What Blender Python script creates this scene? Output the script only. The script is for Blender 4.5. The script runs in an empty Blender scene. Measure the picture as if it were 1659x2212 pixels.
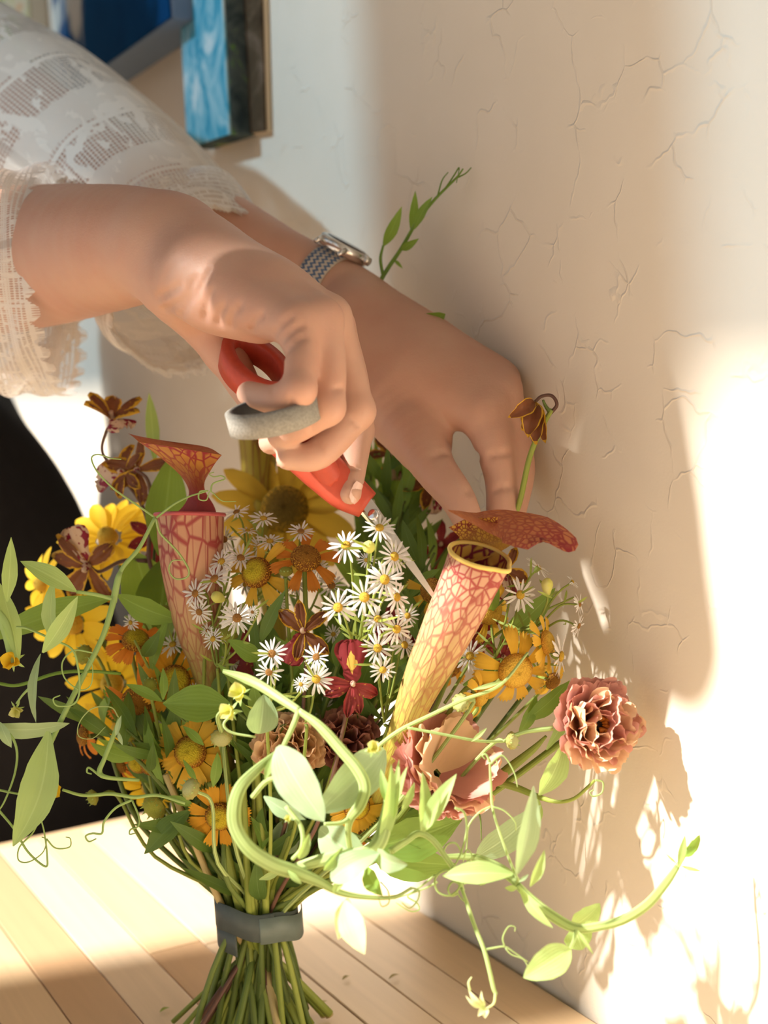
import bpy, math, random
import numpy as np
from mathutils import Vector, Matrix
PI = math.pi
random.seed(7)
rng = np.random.default_rng(7)
S = bpy.context.scene
COL = S.collection

# ------------------------------------------------------------------ camera
FPX, CX, CY = 3000.0, 829.5, 1106.0
PITCH, ROLL = math.atan(314 / 3000.0), 0.06
CF = np.array([0, math.cos(PITCH), -math.sin(PITCH)])
_u = np.array([0, math.sin(PITCH), math.cos(PITCH)]); _r = np.array([1.0, 0, 0])
CR = _r * math.cos(ROLL) - _u * math.sin(ROLL)
CU = _u * math.cos(ROLL) + _r * math.sin(ROLL)
CAM = np.array([0, 0, 0.3553587])
cd = bpy.data.cameras.new('camera'); co = bpy.data.objects.new('camera', cd); COL.objects.link(co)
co.matrix_world = Matrix([[CR[0], CU[0], -CF[0], CAM[0]], [CR[1], CU[1], -CF[1], CAM[1]], [CR[2], CU[2], -CF[2], CAM[2]], [0, 0, 0, 1]])
cd.sensor_fit = 'VERTICAL'; cd.sensor_height = 36; cd.sensor_width = 36; cd.lens = FPX / 2212 * 36
cd.clip_start = 0.02
cd.dof.use_dof = True; cd.dof.focus_distance = 0.69; cd.dof.aperture_fstop = 6.4
S.camera = co

# ------------------------------------------------------------------ light
w = bpy.data.worlds.new('world'); S.world = w; w.use_nodes = True
w.node_tree.nodes['Background'].inputs[0].default_value = (0.92, 0.96, 1.0, 1)
w.node_tree.nodes['Background'].inputs[1].default_value = 0.75
SUN_DIR = Vector((0.981, 0.287, -0.75)).normalized()
sl = bpy.data.lights.new('sun', 'SUN'); sl.energy = 13.0; sl.angle = math.radians(2.0); sl.color = (1.0, 0.945, 0.87)
so = bpy.data.objects.new('sun', sl); COL.objects.link(so)
so.rotation_mode = 'QUATERNION'; so.rotation_quaternion = SUN_DIR.to_track_quat('-Z', 'Y'); so.location = (-3, 2, 3)
def area_light(name, loc, target, sx, sy, power, col):
    l = bpy.data.lights.new(name, 'AREA'); l.shape = 'RECTANGLE'; l.size = sx; l.size_y = sy; l.energy = power; l.color = col
    o = bpy.data.objects.new(name, l); COL.objects.link(o); o.location = loc
    o.rotation_mode = 'QUATERNION'; o.rotation_quaternion = (Vector(target) - Vector(loc)).to_track_quat('-Z', 'Y')
area_light('far_window_daylight', (-2.0, 3.6, 1.3), (-0.05, 1.0, 0.5), 0.9, 1.0, 14, (0.86, 0.94, 1.0))
S.view_settings.view_transform = 'Standard'; S.view_settings.look = 'None'; S.view_settings.gamma = 1
S.view_settings.use_curve_mapping = False; S.view_settings.exposure = 0.0

# ------------------------------------------------------------------ geometry helpers
def ray(x, y): return CF + CR * ((x - CX) / FPX) - CU * ((y - CY) / FPX)
def W(x, y, D): return CAM + ray(x, y) * D
def cdir(a, b, c):
    v = CR * a + CU * b - CF * c
    return v / np.linalg.norm(v)
def nz(v):
    v = np.asarray(v, float); n = np.linalg.norm(v)
    return v / n if n > 1e-12 else v
WU = np.array([-0.471706, 0.881756, 0.0]); WN = np.array([-0.881756, -0.471706, 0.0])
WP = np.array([0.10006579, 0.71060705, 0.0])
def wall_depth(x, y): return float((WP - CAM) @ WN / (ray(x, y) @ WN))

def link(o, parent=None):
    COL.objects.link(o)
    if parent is not None: o.parent = parent
    return o
def mk(name, V, F, m=None, uv=None, smooth=True):
    me = bpy.data.meshes.new(name)
    V = np.asarray(V, float)
    me.from_pydata(V.tolist(), [], F if isinstance(F, list) else F.tolist())
    if uv is not None:
        uv = np.asarray(uv, np.float32)
        l = me.uv_layers.new(name='UVMap')
        idx = np.zeros(len(me.loops), np.int32); me.loops.foreach_get('vertex_index', idx)
        l.data.foreach_set('uv', uv[idx].ravel())
    if smooth: me.polygons.foreach_set('use_smooth', [True] * len(me.polygons))
    if m is not None: me.materials.append(m)
    me.update()
    return me
def obj(name, me, parent=None, M=None):
    o = bpy.data.objects.new(name, me); link(o, parent)
    if M is not None: o.matrix_basis = M
    return o
def thing(name, label, cat, loc=(0, 0, 0), group=None):
    o = bpy.data.objects.new(name, None); link(o); o.empty_display_size = 0.01
    o.location = Vector(loc); o['label'] = label; o['category'] = cat
    if group: o['group'] = group
    return o
def part(name, V, F, m, root, uv=None, smooth=True):
    """mesh given in world coordinates, parented to a root Empty"""
    V = np.asarray(V, float) - np.array(root.location)
    return obj(name, mk(name, V, F, m, uv, smooth), root)
def frame(pos, normal, spin=0.0, scale=1.0):
    n = nz(normal); up = CU - n * (CU @ n)
    if np.linalg.norm(up) < 1e-3: up = CR - n * (CR @ n)
    y = nz(up); x = np.cross(y, n)
    M = Matrix([[x[0], y[0], n[0], pos[0]], [x[1], y[1], n[1], pos[1]], [x[2], y[2], n[2], pos[2]], [0, 0, 0, 1]])
    return M @ Matrix.Rotation(spin, 4, 'Z') @ Matrix.Scale(scale, 4)
def rel(root, M): return Matrix.Translation(-Vector(root.location)) @ M

def spline(P, n=6, closed=False):
    P = np.asarray(P, float)
    if len(P) < 3: 
        t = np.linspace(0, 1, n + 1)[:, None]; return P[0] * (1 - t) + P[-1] * t
    Q = np.vstack([2 * P[0] - P[1], P, 2 * P[-1] - P[-2]])
    out = []
    for i in range(len(P) - 1):
        a, b, c, d = Q[i], Q[i + 1], Q[i + 2], Q[i + 3]
        for k in range(n):
            t = k / n
            out.append(0.5 * (2 * b + (c - a) * t + (2 * a - 5 * b + 4 * c - d) * t * t + (3 * b - a - 3 * c + d) * t ** 3))
    out.append(P[-1])
    return np.array(out)
def resample_r(r, n):
    r = np.atleast_1d(np.asarray(r, float))
    if len(r) == 1: return np.full(n, r[0])
    return np.interp(np.linspace(0, 1, n), np.linspace(0, 1, len(r)), r)
def tube(P, r, seg=6, n=6, flat=1.0, ref=None, cap=True):
    """tube along a Catmull-Rom spline; flat>1 widens it across the ref axis"""
    C = spline(P, n) if n else np.asarray(P, float)
    m = len(C); R = resample_r(r, m)
    T = np.gradient(C, axis=0); T /= np.linalg.norm(T, axis=1)[:, None] + 1e-12
    V = []; UV = []
    L = np.concatenate([[0], np.cumsum(np.linalg.norm(np.diff(C, axis=0), axis=1))])
    prev = None
    for i in range(m):
        t = T[i]
        if ref is not None:
            rf = ref[i] if np.ndim(ref) == 2 else ref
            a = np.cross(t, rf)
            if np.linalg.norm(a) < 0.05: a = prev if prev is not None else np.cross(t, [0.3, 0.5, 0.8])
        else:
            a = prev if prev is not None else np.cross(t, [0.31, 0.52, 0.79])
        a = nz(a - t * (a @ t)); b = np.cross(t, a); prev = a
        for k in range(seg):
            an = 2 * PI * k / seg
            V.append(C[i] + R[i] * (math.cos(an) * flat * a + math.sin(an) * b)); UV.append((k / seg, L[i] / max(L[-1], 1e-9)))
    Fc = []
    for i in range(m - 1):
        for k in range(seg):
            k2 = (k + 1) % seg
            Fc.append((i * seg + k, i * seg + k2, (i + 1) * seg + k2, (i + 1) * seg + k))
    if cap:
        Fc.append(tuple(range(seg - 1, -1, -1))); Fc.append(tuple((m - 1) * seg + k for k in range(seg)))
    return np.array(V), Fc, np.array(UV)
def join(*parts):
    V = []; F = []; UV = []; o = 0
    for p in parts:
        V.append(p[0]); F += [tuple(i + o for i in f) for f in p[1]]; UV.append(p[2]); o += len(p[0])
    return np.vstack(V), F, np.vstack(UV)
def grid_faces(nu, nv, off=0, wrap=False):
    F = []
    for i in range(nu - 1):
        for j in range(nv - 1 if not wrap else nv):
            j2 = (j + 1) % nv
            F.append((off + i * nv + j, off + i * nv + j2, off + (i + 1) * nv + j2, off + (i + 1) * nv + j))
    return F
LANCE = [(0, .10), (.12, .45), (.3, .85), (.45, 1), (.65, .86), (.85, .45), (1, .02)]
OVATE = [(0, .12), (.1, .6), (.28, .95), (.42, 1), (.65, .86), (.85, .52), (.95, .25), (1, .03)]
STRAP = [(0, .3), (.2, .7), (.5, 1), (.8, .95), (.93, .6), (1, .05)]
def leaf(base, tip, width, nrm, prof=LANCE, fold=0.25, bend=0.1, twist=0.0, wav=0.0, nu=12, nv=5, sidebend=0.0, wfreq=3.0):
    base = np.asarray(base, float); tip = np.asarray(tip, float)
    L = np.linalg.norm(tip - base); t = (tip - base) / L
    n0 = nz(np.asarray(nrm) - t * (np.asarray(nrm) @ t)); s0 = np.cross(t, n0)
    px = [p[0] for p in prof]; pw = [p[1] for p in prof]
    V = []; UV = []
    ph = random.random() * 6
    for i in range(nu):
        u = i / (nu - 1); wd = width * 0.5 * np.interp(u, px, pw)
        a = twist * u; n = n0 * math.cos(a) + s0 * math.sin(a); s = s0 * math.cos(a) - n0 * math.sin(a)
        c = base + t * (u * L) + n0 * (bend * L * math.sin(PI * u)) + s0 * (sidebend * L * math.sin(PI * u))
        for j in range(nv):
            v = -1 + 2 * j / (nv - 1)
            V.append(c + s * (v * wd) + n * (fold * abs(v) * wd + wav * width * v * abs(v) * math.sin(wfreq * 2 * PI * u + ph + (v > 0) * 1.7)))
            UV.append((0.5 + 0.5 * v, u))
    return np.array(V), grid_faces(nu, nv), np.array(UV)
def petal(L, Wd, prof, curl=0.0, cup=0.0, wav=0.0, wf=2.0, notch=0.0, lobes=3, nu=7, nv=5, y0=0.0, ph=0.0, lift=0.0, serr=0.0, wp=1.0):
    """petal in local space: base at y0, length along +Y, face +Z"""
    px = [p[0] for p in prof]; pw = [p[1] for p in prof]
    V = []; UV = []
    for i in range(nu):
        u = i / (nu - 1); wd = Wd * 0.5 * np.interp(u, px, pw)
        for j in range(nv):
            v = -1 + 2 * j / (nv - 1)
            y = y0 + L * u
            if notch: y -= notch * L * u ** 3 * (0.5 - 0.5 * math.cos(lobes * PI * (v + 1) + PI * 0) if lobes else v * v) * (1 if lobes else 1) + 0.10 * L * v * v * u ** 3
            if serr: y += serr * L * u ** 2 * (1 if j % 2 else -1)
            z = lift * u * L - curl * L * u * u + cup * v * v * wd + wav * Wd * u ** wp * math.sin(wf * PI * v + ph)
            V.append((v * wd, y, z)); UV.append((0.5 + 0.5 * v, u))
    return np.array(V), grid_faces(nu, nv), np.array(UV)
def dome(r, h, rings=6, seg=16, bump=0.0, under=0.25):
    V = []; UV = []
    for i in range(rings + 1):
        a = (i / rings) * PI * 0.5
        rr = r * math.sin(a); z = h * math.cos(a)
        for k in range(seg):
            an = 2 * PI * k / seg + (i % 2) * PI / seg
            b = 1 + bump * ((k + i) % 2)
            V.append((rr * math.cos(an) * b, rr * math.sin(an) * b, z * b)); UV.append((i / rings, k / seg))
    for k in range(seg):
        an = 2 * PI * k / seg
        V.append((r * .55 * math.cos(an), r * .55 * math.sin(an), -h * under)); UV.append((1, k / seg))
    F = grid_faces(rings + 2, seg, 0, True); F.append(tuple((rings + 1) * seg + k for k in range(seg - 1, -1, -1)))
    return np.array(V), F, np.array(UV)

# ------------------------------------------------------------------ materials
class NB:
    def __init__(s, name):
        s.m = bpy.data.materials.new(name); s.m.use_nodes = True; s.t = s.m.node_tree; s.t.nodes.clear()
        s.out = s.n('ShaderNodeOutputMaterial')
    def n(s, typ, **kw):
        o = s.t.nodes.new(typ)
        for k, v in kw.items():
            if k.startswith('i_'): 
                key = k[2:]; o.inputs[int(key) if key.isdigit() else key.replace('_', ' ')].default_value = v
            else: setattr(o, k, v)
        return o
    def l(s, a, b): s.t.links.new(a, b)
    def mix(s, fac, a, b, blend='MIX'):
        o = s.t.nodes.new('ShaderNodeMix'); o.data_type = 'RGBA'; o.blend_type = blend; o.clamp_factor = True
        for k, v in ((0, fac), (6, a), (7, b)):
            sock = o.inputs[k]
            if isinstance(v, bpy.types.NodeSocket): s.l(v, sock)
            elif isinstance(v, (int, float)): sock.default_value = v if k == 0 else (v, v, v, 1)
            else: sock.default_value = (*v, 1) if len(v) == 3 else v
        return o.outputs[2]
    def math(s, op, a, b=0.0, c=0.0):
        o = s.t.nodes.new('ShaderNodeMath'); o.operation = op
        for i, v in enumerate((a, b, c)):
            if isinstance(v, bpy.types.NodeSocket): s.l(v, o.inputs[i])
            else: o.inputs[i].default_value = v
        return o.outputs[0]
    def ramp(s, fac, stops):
        o = s.t.nodes.new('ShaderNodeValToRGB'); e = o.color_ramp.elements
        while len(e) < len(stops): e.new(0.5)
        for i, (p, c) in enumerate(stops):
            e[i].position = p; e[i].color = (*c, 1) if not isinstance(c, (int, float)) else (c, c, c, 1)
        s.l(fac, o.inputs[0]); return o.outputs[0]
    def uv(s):
        tc = s.n('ShaderNodeTexCoord'); sp = s.n('ShaderNodeSeparateXYZ'); s.l(tc.outputs['UV'], sp.inputs[0])
        return tc.outputs['UV'], sp.outputs[0], sp.outputs[1]
    def coord(s, which='Object', scale=(1, 1, 1)):
        tc = s.n('ShaderNodeTexCoord'); mp = s.n('ShaderNodeMapping'); mp.inputs['Scale'].default_value = scale
        s.l(tc.outputs[which], mp.inputs[0]); return mp.outputs[0]
    def noise(s, vec, scale, detail=3, rough=0.5, dist=0.0):
        o = s.n('ShaderNodeTexNoise'); o.inputs['Scale'].default_value = scale; o.inputs['Detail'].default_value = detail
        o.inputs['Roughness'].default_value = rough; o.inputs['Distortion'].default_value = dist; s.l(vec, o.inputs['Vector'])
        return o.outputs['Fac'], o.outputs['Color']
    def rnd(s): return s.n('ShaderNodeObjectInfo').outputs['Random']
    def bump(s, h, strength=0.3, dist=0.001):
        b = s.n('ShaderNodeBump'); b.inputs['Strength'].default_value = strength; b.inputs['Distance'].default_value = dist
        s.l(h, b.inputs['Height']); return b.outputs[0]
    def surf(s, col, rough=0.6, spec=0.3, normal=None, trans=0.0, tcol=None, sss=0.0, metal=0.0, alpha=None, sheen=0.0):
        p = s.n('ShaderNodeBsdfPrincipled')
        if isinstance(col, bpy.types.NodeSocket): s.l(col, p.inputs['Base Color'])
        else: p.inputs['Base Color'].default_value = (*col, 1)
        if isinstance(rough, bpy.types.NodeSocket): s.l(rough, p.inputs['Roughness'])
        else: p.inputs['Roughness'].default_value = rough
        p.inputs['Specular IOR Level'].default_value = spec; p.inputs['Metallic'].default_value = metal
        if sheen: p.inputs['Sheen Weight'].default_value = sheen
        if sss:
            p.inputs['Subsurface Weight'].default_value = sss; p.inputs['Subsurface Radius'].default_value = (0.008, 0.003, 0.0015)
            p.inputs['Subsurface Scale'].default_value = 0.5
        if normal is not None: s.l(normal, p.inputs['Normal'])
        res = p.outputs[0]
        if trans:
            t = s.n('ShaderNodeBsdfTranslucent')
            c = tcol if tcol is not None else col
            if isinstance(c, bpy.types.NodeSocket): s.l(c, t.inputs[0])
            else: t.inputs[0].default_value = (*c, 1)
            mx = s.n('ShaderNodeMixShader'); mx.inputs[0].default_value = trans
            s.l(res, mx.inputs[1]); s.l(t.outputs[0], mx.inputs[2]); res = mx.outputs[0]
        if alpha is not None:
            t = s.n('ShaderNodeBsdfTransparent'); mx = s.n('ShaderNodeMixShader')
            s.l(alpha, mx.inputs[0]); s.l(t.outputs[0], mx.inputs[1]); s.l(res, mx.inputs[2]); res = mx.outputs[0]
        s.l(res, s.out.inputs[0]); return s.m

def leaf_mat(name, c1, c2, trans=0.35, rib=0.25, rough=0.5, stripe=0.0):
    b = NB(name); uv, u, v = b.uv()
    f, _ = b.noise(b.coord('Object'), 60, 2)
    c = b.mix(f, c1, c2)
    c = b.mix(b.math('MULTIPLY', b.rnd(), 0.45), c, tuple(min(1, x * 1.5 + .02) for x in c2))
    if stripe:
        st = b.math('GREATER_THAN', b.math('SINE', b.math('MULTIPLY', u, 2 * PI * 5)), 0.35)
        c = b.mix(b.math('MULTIPLY', st, stripe), c, tuple(x * 0.55 for x in c1))
    d = b.math('ABSOLUTE', b.math('SUBTRACT', u, 0.5))
    ribf = b.math('MULTIPLY', b.math('LESS_THAN', d, 0.025), rib)
    c = b.mix(ribf, c, tuple(min(1, x * 1.8 + .08) for x in c2))
    wv = b.n('ShaderNodeTexWave'); wv.inputs['Scale'].default_value = 3; wv.inputs['Distortion'].default_value = 2
    b.l(uv, wv.inputs[0])
    return b.surf(c, rough, 0.35, b.bump(wv.outputs['Fac'], 0.15, 0.0005), trans, b.mix(0.5, c, (0.55, 0.75, 0.05)))
M_LEAF = leaf_mat('leaf_green', (0.13, 0.24, 0.035), (0.19, 0.32, 0.06))
M_LEAFL = leaf_mat('leaf_pale_green', (0.31, 0.46, 0.14), (0.39, 0.54, 0.22))
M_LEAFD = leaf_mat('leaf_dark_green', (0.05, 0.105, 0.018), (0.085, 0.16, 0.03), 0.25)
M_LEAFG = leaf_mat('leaf_grey_green', (0.25, 0.38, 0.20), (0.34, 0.46, 0.28), 0.3)
M_STEM = leaf_mat('stem_green', (0.17, 0.24, 0.035), (0.28, 0.33, 0.06), 0.12, 0)
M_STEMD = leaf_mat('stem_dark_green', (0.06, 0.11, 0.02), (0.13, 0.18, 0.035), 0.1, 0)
M_STEMT = leaf_mat('stem_tan', (0.36, 0.27, 0.12), (0.50, 0.40, 0.18), 0.1, 0)
M_VINE = leaf_mat('vine_lime', (0.38, 0.51, 0.15), (0.50, 0.62, 0.28), 0.3, 0, .5, .55)
M_MAROONSTEM = leaf_mat('stem_maroon', (0.10, 0.045, 0.04), (0.16, 0.08, 0.05), 0.1, 0)

def petal_mat(name, base, tip, alt, trans=0.4, streak=30, rough=0.6, edge=None):
    b = NB(name); uv, u, v = b.uv()
    mp = b.n('ShaderNodeMapping'); mp.inputs['Scale'].default_value = (streak, 1.5, 1); b.l(uv, mp.inputs[0])
    f, _ = b.noise(mp.outputs[0], 1.0, 2)
    c = b.mix(v, base, tip)
    c = b.mix(b.math('MULTIPLY', f, 0.45), c, alt)
    c = b.mix(b.math('MULTIPLY', b.rnd(), 0.35), c, alt)
    return b.surf(c, rough, 0.2, b.bump(f, 0.35, 0.0006), trans)
M_HEL = petal_mat('petal_gold', (0.83, 0.42, 0.03), (0.88, 0.50, 0.05), (0.82, 0.34, 0.03))
M_HELY = petal_mat('petal_yellow_gold', (0.88, 0.54, 0.04), (0.93, 0.64, 0.11), (0.87, 0.46, 0.04))
M_HELO = petal_mat('petal_orange', (0.74, 0.25, 0.02), (0.80, 0.33, 0.05), (0.62, 0.16, 0.03))
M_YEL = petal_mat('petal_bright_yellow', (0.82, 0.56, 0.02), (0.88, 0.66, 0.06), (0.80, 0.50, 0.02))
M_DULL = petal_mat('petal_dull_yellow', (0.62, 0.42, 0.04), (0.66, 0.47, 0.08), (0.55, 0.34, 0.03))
M_WHITE = petal_mat('petal_white', (0.86, 0.84, 0.80), (0.90, 0.89, 0.87), (0.80, 0.76, 0.74), 0.3, 8)
M_CREAM = petal_mat('petal_cream_yellow', (0.78, 0.76, 0.22), (0.84, 0.82, 0.42), (0.70, 0.72, 0.16), 0.35, 10)
M_PALE = petal_mat('petal_pale_lime', (0.72, 0.84, 0.42), (0.85, 0.90, 0.60), (0.70, 0.80, 0.35), 0.45, 10)
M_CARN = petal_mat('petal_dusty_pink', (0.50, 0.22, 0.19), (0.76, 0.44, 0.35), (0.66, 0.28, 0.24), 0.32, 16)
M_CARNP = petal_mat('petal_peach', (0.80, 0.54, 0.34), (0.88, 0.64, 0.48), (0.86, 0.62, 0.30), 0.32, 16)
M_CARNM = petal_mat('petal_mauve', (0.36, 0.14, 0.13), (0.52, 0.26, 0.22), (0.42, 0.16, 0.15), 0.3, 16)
def orchid_mat(name, c1, c2, cy, edge=0.62):
    b = NB(name); uv, u, v = b.uv()
    f, _ = b.noise(b.coord('Object'), 6.5, 3, 0.6)
    f2, _ = b.noise(b.coord('Object'), 3.5, 2)
    d = b.math('MULTIPLY', b.math('ABSOLUTE', b.math('SUBTRACT', u, 0.5)), 2.0)
    e = b.math('MAXIMUM', d, b.math('MULTIPLY', b.math('SUBTRACT', v, 0.35), 1.45))
    e = b.math('ADD', e, b.math('MULTIPLY', b.math('SUBTRACT', f, 0.5), 0.7))
    e = b.math('GREATER_THAN', e, edge + 0.2)
    c = b.mix(f2, c1, c2)
    spot = b.math('GREATER_THAN', f, 0.66)
    c = b.mix(b.math('MULTIPLY', spot, 0.7), c, cy)
    c = b.mix(e, c, cy)
    return b.surf(c, 0.45, 0.3, b.bump(f2, 0.4, 0.0008), 0.2)
M_ORCH = orchid_mat('orchid_tepal', (0.17, 0.05, 0.025), (0.26, 0.10, 0.03), (0.66, 0.38, 0.03))
M_ORCHR = orchid_mat('orchid_lip_red', (0.24, 0.02, 0.03), (0.36, 0.05, 0.045), (0.62, 0.32, 0.06), 0.85)
def lip_mat():
    b = NB('orchid_lip_pale'); uv, u, v = b.uv()
    f, _ = b.noise(b.coord('Object'), 4.2, 2)
    c = b.mix(b.math('GREATER_THAN', f, 0.54), (0.66, 0.48, 0.34), (0.27, 0.02, 0.045))
    return b.surf(c, 0.5, 0.3, None, 0.25)
M_LIP = lip_mat()
def lipy_mat():
    b = NB('orchid_lip_yellow_patch'); uv, u, v = b.uv()
    f, _ = b.noise(b.coord('Object'), 4.5, 3)
    d = b.math('ABSOLUTE', b.math('SUBTRACT', u, 0.5)); e = b.math('ABSOLUTE', b.math('SUBTRACT', v, 0.42))
    k = b.math('ADD', b.math('MULTIPLY', d, 1.3), b.math('ADD', b.math('MULTIPLY', e, 1.2), b.math('MULTIPLY', f, 0.6)))
    c = b.mix(b.math('LESS_THAN', k, 0.62), (0.30, 0.035, 0.04), (0.80, 0.50, 0.10))
    return b.surf(c, 0.5, 0.3, None, 0.25)
M_LIPY = lipy_mat()
def disc_mat(name, cin, cout, cut=0.55):
    b = NB(name); uv, u, v = b.uv()
    vo = b.n('ShaderNodeTexVoronoi'); vo.inputs['Scale'].default_value = 26; b.l(b.coord('Object'), vo.inputs['Vector'])
    f = b.ramp(u, [(cut - 0.15, 0.0), (cut + 0.2, 1.0)])
    c = b.mix(f, cin, cout)
    c = b.mix(b.math('MULTIPLY', vo.outputs['Distance'], 0.5), c, tuple(x * 0.6 for x in cout))
    sp = b.math('MULTIPLY', b.math('GREATER_THAN', b.noise(b.coord('Object'), 38, 1)[0], 0.58), f)
    c = b.mix(sp, c, (0.72, 0.40, 0.04))
    return b.surf(c, 0.7, 0.15, b.bump(vo.outputs['Distance'], 0.8, 0.0007))
M_DISC = disc_mat('disc_gold_brown', (0.60, 0.50, 0.03), (0.22, 0.065, 0.012), 0.5)
M_DISCB = disc_mat('disc_brown', (0.36, 0.17, 0.025), (0.22, 0.075, 0.015), 0.4)
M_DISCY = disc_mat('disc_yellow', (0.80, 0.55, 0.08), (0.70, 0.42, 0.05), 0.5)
M_DISCO = disc_mat('disc_olive_brown', (0.22, 0.15, 0.03), (0.24, 0.16, 0.02), 0.5)
M_DISCG = disc_mat('bud_lime', (0.48, 0.52, 0.08), (0.42, 0.50, 0.10), 0.5)
M_DISCP = disc_mat('bud_pale', (0.74, 0.76, 0.36), (0.62, 0.68, 0.24), 0.5)
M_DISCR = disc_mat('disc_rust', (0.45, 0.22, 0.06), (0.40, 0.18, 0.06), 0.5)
M_DISCL = disc_mat('disc_sunlit', (0.78, 0.50, 0.07), (0.52, 0.24, 0.03), 0.6)  # lit copy of the disc tone, sunlight put into the colour
def pitcher_mat(name, base, base2, vein, low, scale=(9, 9, 1), inside=False, cut=0.09):
    b = NB(name); uv, u, v = b.uv()
    nf, nc = b.noise(uv, 6, 2)
    mp = b.n('ShaderNodeMapping'); mp.inputs['Scale'].default_value = scale; b.l(uv, mp.inputs[0])
    dm = b.mix(0.12, mp.outputs[0], nc, 'ADD')
    vo = b.n('ShaderNodeTexVoronoi'); vo.feature = 'DISTANCE_TO_EDGE'; vo.inputs['Scale'].default_value = 1.0; b.l(dm, vo.inputs['Vector'])
    ve = b.ramp(vo.outputs['Distance'], [(cut * .35, 1.0), (cut * 1.4, 0.0)])
    body = b.mix(nf, base, base2)
    body = b.mix(b.ramp(v, [(0.25, 1.0), (0.75, 0.0)]), body, low)
    # long ribs lower on the tube
    rib = b.math('LESS_THAN', b.math('ABSOLUTE', b.math('SUBTRACT', b.math('FRACT', b.math('MULTIPLY', u, 16)), 0.5)), 0.06)
    fade = b.ramp(v, [(0.1, 0.12), (0.55, 0.55), (0.9, 1.0)])
    c = b.mix(b.math('MULTIPLY', ve, fade), body, vein)
    if not inside: c = b.mix(b.math('MULTIPLY', rib, 0.45), c, vein)
    return b.surf(c, 0.45, 0.35, b.bump(ve, 0.25, 0.0006), 0.22)
M_PIT = pitcher_mat('pitcher_tube', (0.72, 0.50, 0.30), (0.62, 0.30, 0.20), (0.40, 0.07, 0.06), (0.52, 0.48, 0.08), (24, 18, 1), False, .10)
M_PITR = pitcher_mat('pitcher_tube_red', (0.66, 0.42, 0.25), (0.54, 0.25, 0.17), (0.36, 0.06, 0.06), (0.44, 0.39, 0.11), (17, 10, 1), False, .075)
M_PITH = pitcher_mat('pitcher_hood', (0.50, 0.20, 0.07), (0.42, 0.12, 0.06), (0.24, 0.02, 0.025), (0.46, 0.16, 0.06), (11, 24, 1), True, .16)
M_PITI = pitcher_mat('pitcher_inside', (0.62, 0.42, 0.06), (0.58, 0.30, 0.06), (0.20, 0.015, 0.03), (0.60, 0.36, 0.06), (18, 12, 1), True, .13)
M_PITHL = pitcher_mat('pitcher_hood_amber', (0.56, 0.30, 0.05), (0.42, 0.14, 0.05), (0.30, 0.03, 0.04), (0.34, 0.05, 0.05), (9, 7, 1), True, .09)
M_PITY = pitcher_mat('pitcher_yellow', (0.55, 0.45, 0.05), (0.48, 0.38, 0.05), (0.30, 0.12, 0.03), (0.42, 0.38, 0.05), (12, 2, 1), False, .05)
def plain(name, col, rough=0.6, spec=0.3, metal=0.0, nscale=0, namp=0.2, bump=0.0, sss=0.0, trans=0.0):
    b = NB(name)
    c = col; nr = None
    if nscale:
        f, _ = b.noise(b.coord('Object'), nscale, 3)
        c = b.mix(f, tuple(x * (1 - namp) for x in col), tuple(min(1, x * (1 + namp)) for x in col))
        if bump: nr = b.bump(f, bump, 0.0006)
    return b.surf(c, rough, spec, nr, trans, None, sss, metal)
M_RIMY = plain('pitcher_rim_yellow', (0.80, 0.60, 0.16), 0.4)
M_RIMR = plain('pitcher_rim_red', (0.46, 0.09, 0.10), 0.4)

# ------------------------------------------------------------------ structure: wall, table, floor
def wall_mat():
    b = NB('plaster'); co_ = b.coord('Object')
    f1, c1 = b.noise(co_, 26, 3)
    dv = b.n('ShaderNodeVectorMath'); dv.operation = 'MULTIPLY_ADD'
    b.l(c1, dv.inputs[0]); dv.inputs[1].default_value = (0.035, 0.035, 0.035); b.l(co_, dv.inputs[2])
    vo = b.n('ShaderNodeTexVoronoi'); vo.feature = 'DISTANCE_TO_EDGE'; vo.inputs['Scale'].default_value = 34; b.l(dv.outputs[0], vo.inputs['Vector'])
    mask, _ = b.noise(co_, 30, 2)
    ridge = b.math('MULTIPLY', b.ramp(vo.outputs['Distance'], [(0.0, 1.0), (0.03, 0.0)]), b.ramp(mask, [(0.50, 0.0), (0.60, 1.0)]))
    f2, _ = b.noise(co_, 700, 3); f3, _ = b.noise(co_, 90, 3)
    h = b.math('ADD', b.math('MULTIPLY', ridge, 0.55), b.math('ADD', b.math('MULTIPLY', f2, 0.06), b.math('MULTIPLY', f3, 0.22)))
    c = b.mix(f1, (0.75, 0.67, 0.55), (0.79, 0.71, 0.60))
    return b.surf(c, 0.75, 0.2, b.bump(h, 0.7, 0.0013))
M_WALL = wall_mat()
def box(name, lo, hi, m, parent=None, bev=0.0):
    lo = np.array(lo, float); hi = np.array(hi, float)
    V = [(x, y, z) for x in (0, 1) for y in (0, 1) for z in (0, 1)]
    V = [lo + (hi - lo) * np.array(v) for v in V]
    F = [(0, 1, 3, 2), (4, 6, 7, 5), (0, 4, 5, 1), (2, 3, 7, 6), (0, 2, 6, 4), (1, 5, 7, 3)]
    if bev:
        import bmesh
        bm = bmesh.new(); vs = [bm.verts.new(v) for v in V]
        for f in F: bm.faces.new([vs[i] for i in f])
        bmesh.ops.bevel(bm, geom=list(bm.edges), offset=bev, segments=2, affect='EDGES', profile=0.5)
        bmesh.ops.recalc_face_normals(bm, faces=bm.faces)
        me = bpy.data.meshes.new(name); bm.to_mesh(me); bm.free(); me.materials.append(m)
    else: me = mk(name, V, F, m, None, False)
    return obj(name, me, parent)
ROT_W = Matrix.Translation(Vector(WP)) @ Matrix([[WU[0], WN[0], 0, 0], [WU[1], WN[1], 0, 0], [0, 0, 1, 0], [0, 0, 0, 1]])   # x along wall (away), y into room
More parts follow.
